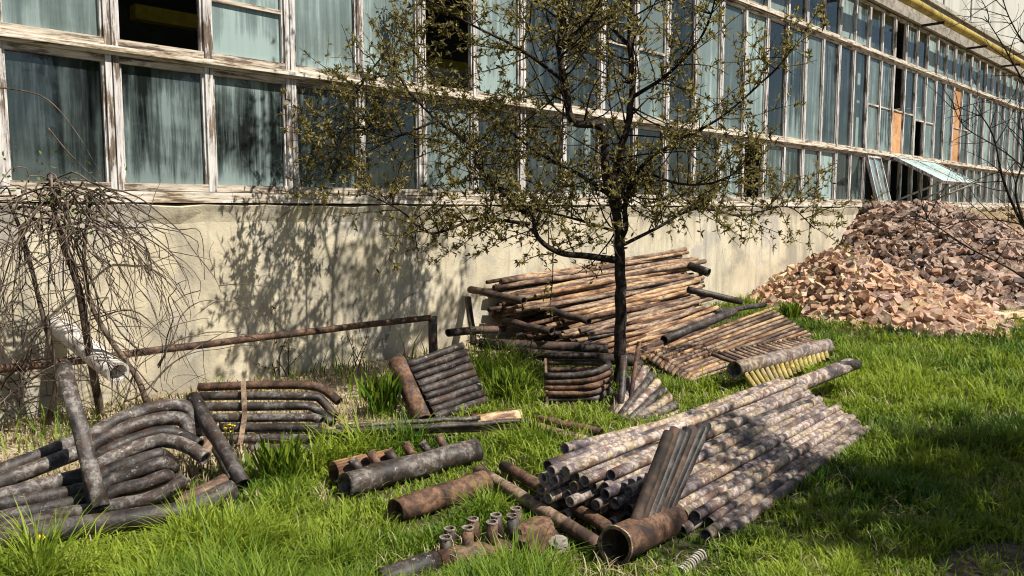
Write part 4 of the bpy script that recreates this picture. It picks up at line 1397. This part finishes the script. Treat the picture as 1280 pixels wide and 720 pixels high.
# leafy suckers and saplings
def sapling(px, py, z0, h, n, leaf_l, label, mat='leaf_green', spread=0.35, seed=0, dens=0.7):
    rr2 = random.Random(seed)
    g = G(px, py, 0.0)
    root = empty('sapling', g)
    tag(root, label, 'plant')
    tw = Twigs(); lv = []
    for i in range(n):
        d = Vector((rr2.uniform(-spread, spread), rr2.uniform(-spread, spread), 1)).normalized()
        grow(rr2, tw, lv, g + Vector((rr2.uniform(-.08, .08), rr2.uniform(-.08, .08), 0)), d, h * rr2.uniform(0.6, 1.0), 0.006, 1, 2, True, leaf_l, 0.2, 4, dens)
    obj('stems', tw.bm, M['bark'], root, smooth=True)
    leaf_mesh('leaves', lv, M[mat], root)
sapling(352, 472, 0, 0.75, 5, 0.05, 'small bare sapling with dark leaf tufts behind the rail by the wall', 'leaf', 0.3, 1)
sapling(445, 462, 0, 0.6, 4, 0.045, 'thin weed growing at the wall foot left of the rail post', 'leaf', 0.4, 2, 0.5)
sapling(612, 452, 0, 0.55, 7, 0.05, 'leafy sucker growing in the shade left of the big pile', 'leaf_green', 0.5, 3)
sapling(655, 462, 0, 0.5, 6, 0.05, 'leafy sucker growing just behind the coil of bends', 'leaf_green', 0.5, 4)
sapling(585, 425, 0, 0.8, 6, 0.05, 'tall leafy weed at the left end post of the big pile', 'leaf', 0.4, 5)

# weeping bare shrub at the left
rr = random.Random(33)
sh = empty('weeping_shrub', G(128, 520))
tag(sh, 'bare weeping shrub with drooping tangled twigs in front of the wall at left', 'shrub')
tw = Twigs()
sb0 = G(128, 523)
stem = smooth_path([Vector((sb0.x, sb0.y, -0.05)), D(112, 440, 5.85), D(98, 360, 5.75), D(78, 300, 5.65), D(68, 262, 5.6), D(75, 235, 5.55)], 5)
tw.add(stem, 0.032, 0.016, 8)
s2 = smooth_path([D(184, 505, 5.95), D(170, 470, 5.9), D(135, 420, 5.8), D(112, 375, 5.75), D(105, 320, 5.7), D(112, 255, 5.65)], 5)
tw.add(s2, 0.024, 0.012, 8)
s3 = smooth_path([D(60, 530, 5.7), D(70, 470, 5.6), D(50, 380, 5.5), D(30, 300, 5.4), D(10, 250, 5.3)], 5)
tw.add(s3, 0.022, 0.010, 8)
heads = [D(70, 245, 5.55), D(112, 256, 5.65), D(85, 262, 5.6), D(15, 255, 5.35), D(98, 290, 5.7), D(45, 285, 5.5), D(60, 232, 5.5)]
for i in range(74):
    h = heads[rr.randrange(len(heads))] + rdir(rr) * 0.05
    ang = rr.uniform(0, 6.283)
    out = Vector((math.cos(ang), math.sin(ang), 0))
    if h.y + out.y * 0.8 > WY - 0.1:
        out.y = -abs(out.y) * 0.3
        out.normalize()
    reach = rr.uniform(0.15, 1.0) * (1.15 if out.dot(RT) > 0 else 0.8)
    drop = rr.uniform(0.35, 1.35)
    rise = rr.uniform(0.0, 0.16)
    pts_ = []
    for k in range(9):
        t = k / 8
        q = h + out * (reach * (1 - (1 - t) ** 1.6)) + Vector((0, 0, rise * math.sin(min(1, t * 2.4) * math.pi) - drop * t ** 1.8))
        q += Vector((rr.gauss(0, 0.026), rr.gauss(0, 0.026), rr.gauss(0, 0.02)))
        q.z = max(q.z, 0.05)
        q.y = min(q.y, WY - 0.03)
        pts_.append(q)
    pts_ = smooth_path(pts_, 2)
    tw.add(pts_, rr.choice((0.004, 0.005, 0.007, 0.011)), 0.0022, 5)
    for _ in range(rr.randint(2, 5)):
        j = rr.randrange(4, len(pts_) - 1)
        d = ((pts_[j + 1] - pts_[j]).normalized() * 0.4 + rdir(rr, -0.1) * 0.9).normalized()
        q = pts_[j]
        sub = [q]
        for k in range(5):
            d = (d + Vector((rr.gauss(0, .22), rr.gauss(0, .22), -0.08))).normalized()
            q = q + d * rr.uniform(0.04, 0.10)
            q.z = max(q.z, 0.03); q.y = min(q.y, WY - 0.03)
            sub.append(q.copy())
        tw.add(sub, rr.choice((0.003, 0.004)), 0.0015, 4)
for i in range(38):
    q = D(rr.choice((rr.uniform(-30, 50), rr.uniform(150, 200))), rr.uniform(440, 535), rr.uniform(5.5, 6.1))
    q.z = max(q.z, 0.02)
    d = rdir(rr, 0.9)
    pts_ = [q.copy()]
    for k in range(rr.randint(6, 12)):
        d = (d + Vector((rr.gauss(0, .22), rr.gauss(0, .22), rr.gauss(0.0, .12) - 0.07))).normalized()
        q = q + d * rr.uniform(0.07, 0.15)
        q.z = max(q.z, 0.03); q.y = min(q.y, WY - 0.03)
        pts_.append(q.copy())
    pts_ = smooth_path(pts_, 2)
    tw.add(pts_, rr.choice((0.003, 0.004, 0.006, 0.008)), 0.0018, 5)
    for _ in range(2):
        j = rr.randrange(3, len(pts_) - 1)
        d = rdir(rr, -0.1); q = pts_[j]; sub = [q]
        for k in range(5):
            d = (d + Vector((rr.gauss(0, .22), rr.gauss(0, .22), -0.1))).normalized()
            q = q + d * rr.uniform(0.04, 0.09)
            q.z = max(q.z, 0.03); q.y = min(q.y, WY - 0.03)
            sub.append(q.copy())
        tw.add(sub, 0.003, 0.0015, 4)
for pts_ in ([(-30, 108, 5.2), (20, 112, 5.3), (60, 125, 5.4), (95, 165, 5.5), (128, 222, 5.55)], [(60, 160, 5.4), (85, 190, 5.45), (120, 225, 5.5), (160, 255, 5.5)],
             [(80, 230, 5.55), (150, 250, 5.4), (215, 285, 5.3), (250, 290, 5.3), (256, 350, 5.3)], [(100, 262, 5.6), (170, 290, 5.4), (225, 330, 5.3), (243, 385, 5.25)],
             [(95, 262, 5.6), (160, 300, 5.35), (210, 345, 5.2), (236, 385, 5.15)], [(112, 400, 5.7), (165, 388, 5.4), (205, 420, 5.2), (217, 432, 5.15)]):
    tw.add(smooth_path(Q(pts_), 5), 0.006, 0.002, 5)
obj('twigs', tw.bm, M['twig'], sh, smooth=True)
lv = []
for i in range(260):
    h = heads[rr.randrange(len(heads))] + rdir(rr) * rr.uniform(0.05, 0.4)
    lv.append((h, rdir(rr, 0.2), rr.uniform(0.02, 0.05), 0.016, rr.random()))
leaf_mesh('foliage', lv, M['leaf_green'], sh)  # small green buds round the twig heads

# bare tree just right of the frame whose branches reach in
rr = random.Random(44)
bt = empty('bare_tree', G(1345, 430))
tag(bt, 'leafless tree at the right edge, its thin dark branches before the brown bank', 'tree')
tw = Twigs()
g0 = G(1345, 430)
bs = smooth_path([Vector((g0.x, g0.y, -0.1)), D(1340, 380, 9.5), D(1325, 300, 9.4), D(1330, 180, 9.4), D(1322, 60, 9.3), D(1325, -120, 9.3)], 5)
tw.add(bs, 0.06, 0.015, 9)
for pts_, r_ in (([(1338, 360, 9.5), (1285, 290, 9.4), (1255, 225, 9.3), (1240, 170, 9.3), (1215, 130, 9.2)], 0.024),
                 ([(1330, 330, 9.4), (1290, 300, 9.3), (1270, 240, 9.2), (1282, 190, 9.2), (1275, 120, 9.2)], 0.02),
                 ([(1338, 390, 9.5), (1270, 340, 9.3), (1215, 312, 9.2), (1170, 282, 9.1), (1140, 262, 9.0)], 0.014),
                 ([(1325, 300, 9.4), (1270, 280, 9.6), (1215, 275, 9.7), (1170, 285, 9.8)], 0.012),
                 ([(1330, 200, 9.4), (1290, 120, 9.3), (1255, 60, 9.2), (1230, 20, 9.1)], 0.014),
                 ([(1322, 80, 9.3), (1285, 60, 9.2), (1262, 20, 9.2), (1250, -20, 9.1)], 0.012),
                 ([(1330, 250, 9.4), (1260, 190, 9.7), (1205, 160, 9.9), (1190, 130, 10)], 0.012)):
    path = smooth_path(wob(Q(pts_), 0.02), 5)
    tw.add(path, r_, 0.004, 6)
    for i in range(13):
        j = rr.randrange(len(path) // 4, len(path) - 1)
        base = (path[j + 1] - path[j]).normalized()
        grow(rr, tw, [], path[j], (base * 0.7 + rdir(rr, 0.15)).normalized(), rr.uniform(0.3, 0.8), 0.006, 1, 2, False, 0, 0.1, 3.5)
obj('branches', tw.bm, M['bark'], bt, smooth=True)

# leafy tree standing beyond the right edge, it shades the near grass
def shade_tree(x, y, h, crown_r, seed, label, dens):
    rr2 = random.Random(seed)
    root = empty('leafy_tree', (x, y, 0))
    tag(root, label, 'tree')
    trunk = Twigs(); tw = Twigs(); lv = []
    sp = straight(Vector((x, y, -0.1)), Vector((x + 0.2, y - 0.1, h * 0.85)), 10, 0.05)
    trunk.add(sp, 0.13, 0.03, 10)
    for i in range(26):
        j = rr2.randrange(4, len(sp))
        d = rdir(rr2, 0.35)
        grow(rr2, tw, lv, sp[j], d, crown_r * rr2.uniform(0.6, 1.05), 0.03, 0, 2, True, 0.10, 0.15, 5, dens)
    obj('trunk', trunk.bm, M['bark'], root, smooth=True)
    obj('branches', tw.bm, M['bark'], root, smooth=True)
    leaf_mesh('foliage', lv, M['leaf_green'], root)
    print('SHADE leaves', len(lv))
shade_tree(6.3, -2.2, 5.4, 2.5, 3, 'leafy tree beyond the right edge that throws dappled shade on the near grass', 0.85)

shade_tree(5.1, -1.4, 4.4, 1.7, 8, 'smaller leafy tree added unseen beyond the lower right corner to shade the grass', 0.75)  # added out of view to deepen the shade on the lower-right grass

# ------------------------------------------------------------------ grass
def vnoise(x, y, s, seed):
    r = np.random.default_rng(seed)
    T = r.random((64, 64))
    X, Y = x * s, y * s
    i, j = np.floor(X).astype(int), np.floor(Y).astype(int)
    fx, fy = X - i, Y - j
    fx = fx * fx * (3 - 2 * fx); fy = fy * fy * (3 - 2 * fy)
    i0, i1, j0, j1 = i % 64, (i + 1) % 64, j % 64, (j + 1) % 64
    return (T[i0, j0] * (1 - fx) * (1 - fy) + T[i1, j0] * fx * (1 - fy) + T[i0, j1] * (1 - fx) * fy + T[i1, j1] * fx * fy)

def inside(poly, x, y):
    c = np.zeros(x.shape, bool)
    n = len(poly)
    for i in range(n):
        x1, y1 = poly[i]; x2, y2 = poly[(i + 1) % n]
        cond = ((y1 > y) != (y2 > y))
        with np.errstate(divide='ignore', invalid='ignore'):
            xi = (x2 - x1) * (y - y1) / (y2 - y1 + 1e-12) + x1
        c ^= cond & (x < xi)
    return c

def blades(name, n, rmin, rmax, keep, len_fn, width_k, mat, label, cat, seed, tint_fn, lean_k=1.0):
    r = np.random.default_rng(seed)
    rad = rmin * (rmax / rmin) ** r.random(n)
    ang = R(YAW) + (r.random(n) * 2 - 1) * R(44)
    x, y = rad * np.cos(ang), rad * np.sin(ang)
    # pull blades into tussocks
    tx = (vnoise(x, y, 5.0, seed + 1) - 0.5) * 0.16
    ty = (vnoise(x, y, 5.0, seed + 2) - 0.5) * 0.16
    x, y = x + tx, y + ty
    k = keep(x, y, r)
    x, y, rad = x[k], y[k], rad[k]
    n = len(x)
    L = len_fn(x, y, r) * (0.55 + 0.75 * r.random(n))
    a = r.random(n) * 2 * np.pi
    lean = 0.25 + 0.75 * r.random(n) ** 1.2
    dx, dy = np.cos(a), np.sin(a)
    lean = lean * lean_k
    w = (0.0042 + 0.0011 * rad) * width_k * (0.7 + 0.6 * r.random(n))
    sx, sy = -dy * w / 2, dx * w / 2
    ts = np.array([0, 0.4, 0.75, 1.0])
    V = np.zeros((n, 7, 3), np.float32)
    for q, t in enumerate(ts):
        out = L * lean * t ** 1.9 * 0.8
        z = L * np.maximum(0.08 * t, t - 0.45 * lean * t ** 2.0)
        cx, cy = x + dx * out, y + dy * out
        if q < 3:
            wk = (1.0, 0.85, 0.55)[q]
            V[:, q * 2, 0] = cx - sx * wk; V[:, q * 2, 1] = cy - sy * wk; V[:, q * 2, 2] = z
            V[:, q * 2 + 1, 0] = cx + sx * wk; V[:, q * 2 + 1, 1] = cy + sy * wk; V[:, q * 2 + 1, 2] = z
        else:
            V[:, 6, 0] = cx; V[:, 6, 1] = cy; V[:, 6, 2] = z
    V[:, 0:2, 2] -= 0.01
    base = (np.arange(n) * 7)[:, None]
    loops = np.concatenate([base + np.array([0, 1, 3, 2]), base + np.array([2, 3, 5, 4]), base + np.array([4, 5, 6])], axis=1).astype(np.int32)
    tot = np.tile(np.array([4, 4, 3], np.int32), n)
    st = np.concatenate([[0], np.cumsum(tot)[:-1]]).astype(np.int32)
    me = bpy.data.meshes.new(name)
    me.vertices.add(n * 7); me.vertices.foreach_set('co', V.ravel())
    me.loops.add(n * 11); me.loops.foreach_set('vertex_index', loops.ravel())
    me.polygons.add(n * 3)
    me.polygons.foreach_set('loop_start', st); me.polygons.foreach_set('loop_total', tot)
    at = me.attributes.new('tint', 'FLOAT', 'POINT')
    at.data.foreach_set('value', np.repeat(tint_fn(x, y, r), 7).astype(np.float32))
    me.update()
    print(name, n)
    return tag(link_mesh(name, me, mat, recentre=False), label, cat, kind='stuff')

path_poly = [tuple(G(1165, 706).xy), tuple(G(1200, 686).xy), tuple(G(1300, 676).xy), tuple(G(1420, 690).xy), tuple(G(1400, 760).xy), tuple(G(1180, 750).xy)]
def wall_dist(x, y):
    edge = np.interp(x, [-3, 2.5, 4.0, 6.5, 10, 14], [4.7, 4.6, 4.9, 6.0, 6.6, 6.7])
    return edge - y
HM = np.vectorize(hmap)
def keep_green(x, y, r):
    k = (y < WY - 0.05)
    wd = wall_dist(x, y)
    k &= (wd > 0) | (r.random(x.shape) < 0.035)
    for poly in grass_block:
        k &= ~(inside(poly, x, y) & (r.random(x.shape) < 0.35))
    k &= ~(inside(path_poly, x, y) & (r.random(x.shape) < 0.9))
    near_heap = (x > 8) & (y > 0.2)
    h = np.zeros(x.shape)
    if near_heap.any():
        h[near_heap] = HM(x[near_heap], y[near_heap])
    k &= h < 0.05
    k &= (0.5 * vnoise(x, y, 2.2, 91) + 0.5 * vnoise(x, y, 6.5, 92) + 0.40 * r.random(x.shape)) > 0.44
    return k
def len_green(x, y, r):
    c = vnoise(x, y, 3.0, 55)
    c2 = vnoise(x, y, 0.8, 56)
    L = (0.055 + 0.25 * c * (0.3 + 0.9 * c2)) * (0.5 + 1.0 * vnoise(x, y, 6.5, 92))
    fr = x * RT.x + y * RT.y                     # lusher on the near left, shorter on the open right
    dp = x * FW.x + y * FW.y
    left = np.clip((1.2 - fr) / 1.2, 0, 1)
    L *= 0.80 + 0.75 * left
    for poly in grass_block:
        pc = np.mean(np.array(poly), axis=0)
        big = [tuple(pc + (np.array(q) - pc) * 1.0 + (np.array(q) - pc) / (np.linalg.norm(np.array(q) - pc) + 1e-6) * 0.24) for q in poly]
        L = np.where(inside(big, x, y), np.minimum(L, 0.085 + 0.05 * r.random(x.shape) ** 3), L)
        L = np.where(inside(poly, x, y), np.minimum(L, 0.05), L)
    return L
blades('grass', 330000, 2.5, 24.0, keep_green, len_green, 1.0, M['grass'], 'lush green meadow grass growing among the scrap pipes', 'grass', 71,
       lambda x, y, r: np.clip(-0.12 + 0.04 * np.clip(1.0 - (x * RT.x + y * RT.y), 0, 1.5) + 0.75 * vnoise(x, y, 1.5, 33) + 0.25 * vnoise(x, y, 6.0, 34) + 0.55 * (r.random(x.shape) - 0.35), 0, 1), 1.25)
def keep_dry(x, y, r):
    wd = wall_dist(x, y)
    k = (y < WY - 0.04) & (wd < 0.25) & (x < 13) & (r.random(x.shape) < 0.8)
    return k
blades('dry_grass', 90000, 4.5, 14.0, keep_dry, lambda x, y, r: 0.05 + 0.07 * vnoise(x, y, 3, 5), 1.0, M['dry_grass'], 'dry straw and litter lying along the wall foot', 'grass', 81,
       lambda x, y, r: r.random(x.shape))

blades('straw', 22000, 2.5, 14.0, lambda x, y, r: keep_green(x, y, r) & (vnoise(x, y, 1.3, 77) > 0.45), lambda x, y, r: 0.05 + 0.09 * vnoise(x, y, 3, 5), 0.8, M['dry_grass'], 'dead straw blades mixed through the green grass', 'grass', 83,
       lambda x, y, r: r.random(x.shape), 1.5)

# taller grass tufts, each a plant of its own
def tuft(px, py, h, n, label, seed):
    rr2 = random.Random(seed)
    g = G(px, py)
    lv = []
    for i in range(n):
        a = rr2.uniform(0, 6.28)
        d = Vector((math.cos(a) * rr2.uniform(0.1, 0.6), math.sin(a) * rr2.uniform(0.1, 0.6), 1)).normalized()
        lv.append((g + Vector((rr2.uniform(-.09, .09), rr2.uniform(-.09, .09), 0)), d, h * rr2.uniform(0.5, 1.0), 0.014, rr2.random() * 0.8))
    o = leaf_mesh('grass_tuft', lv, M['grass'])
    tag(o, label, 'grass tuft')
tuft(478, 522, 0.42, 130, 'tall grass tuft left of the leaning rusty header pipe', 1)
tuft(640, 500, 0.30, 160, 'tall grass tuft between the tube ladder and the coil', 2)
tuft(348, 600, 0.30, 120, 'tall grass tuft at the right foot of the diagonal dark pipe', 3)
tuft(988, 400, 0.32, 160, 'tall grass tuft at the left foot of the brick heap', 4)

# yellow flowers
def flower(px, py, h, label, seed, heads=1):
    g = G(px, py)
    root = empty('flower', g)
    tag(root, label, 'flower')
    bm = bmesh.new()
    tops = []
    for i in range(heads):
        t = g + Vector((random.uniform(-.03, .03) * (heads > 1), random.uniform(-.03, .03) * (heads > 1), h + random.uniform(-.03, .03) * (heads > 1)))
        tube(bm, [g, g.lerp(t, 0.6) + Vector((0.006, 0, 0)), t], 0.003, 5, False)
        tops.append(t)
    obj('stem', bm, M['soil'], root)
    lv = []
    for t in tops:
        for k in range(34 if heads == 1 else 8):
            a = random.uniform(0, 6.28)
            lv.append((t, Vector((math.cos(a), math.sin(a), random.uniform(0.0, 0.9))).normalized(), 0.024 if heads == 1 else 0.014, 0.009, 0.5))
    leaf_mesh('petals', lv, M['flower'], root)
flower(52, 700, 0.10, 'yellow dandelion in the grass below the thick bottom pipe', 1)
flower(86, 676, 0.05, 'small yellow dandelion close under the thick bottom pipe', 3)
flower(286, 574, 0.20, 'tall yellow flowering weed between the two left tube stacks', 2, 9)
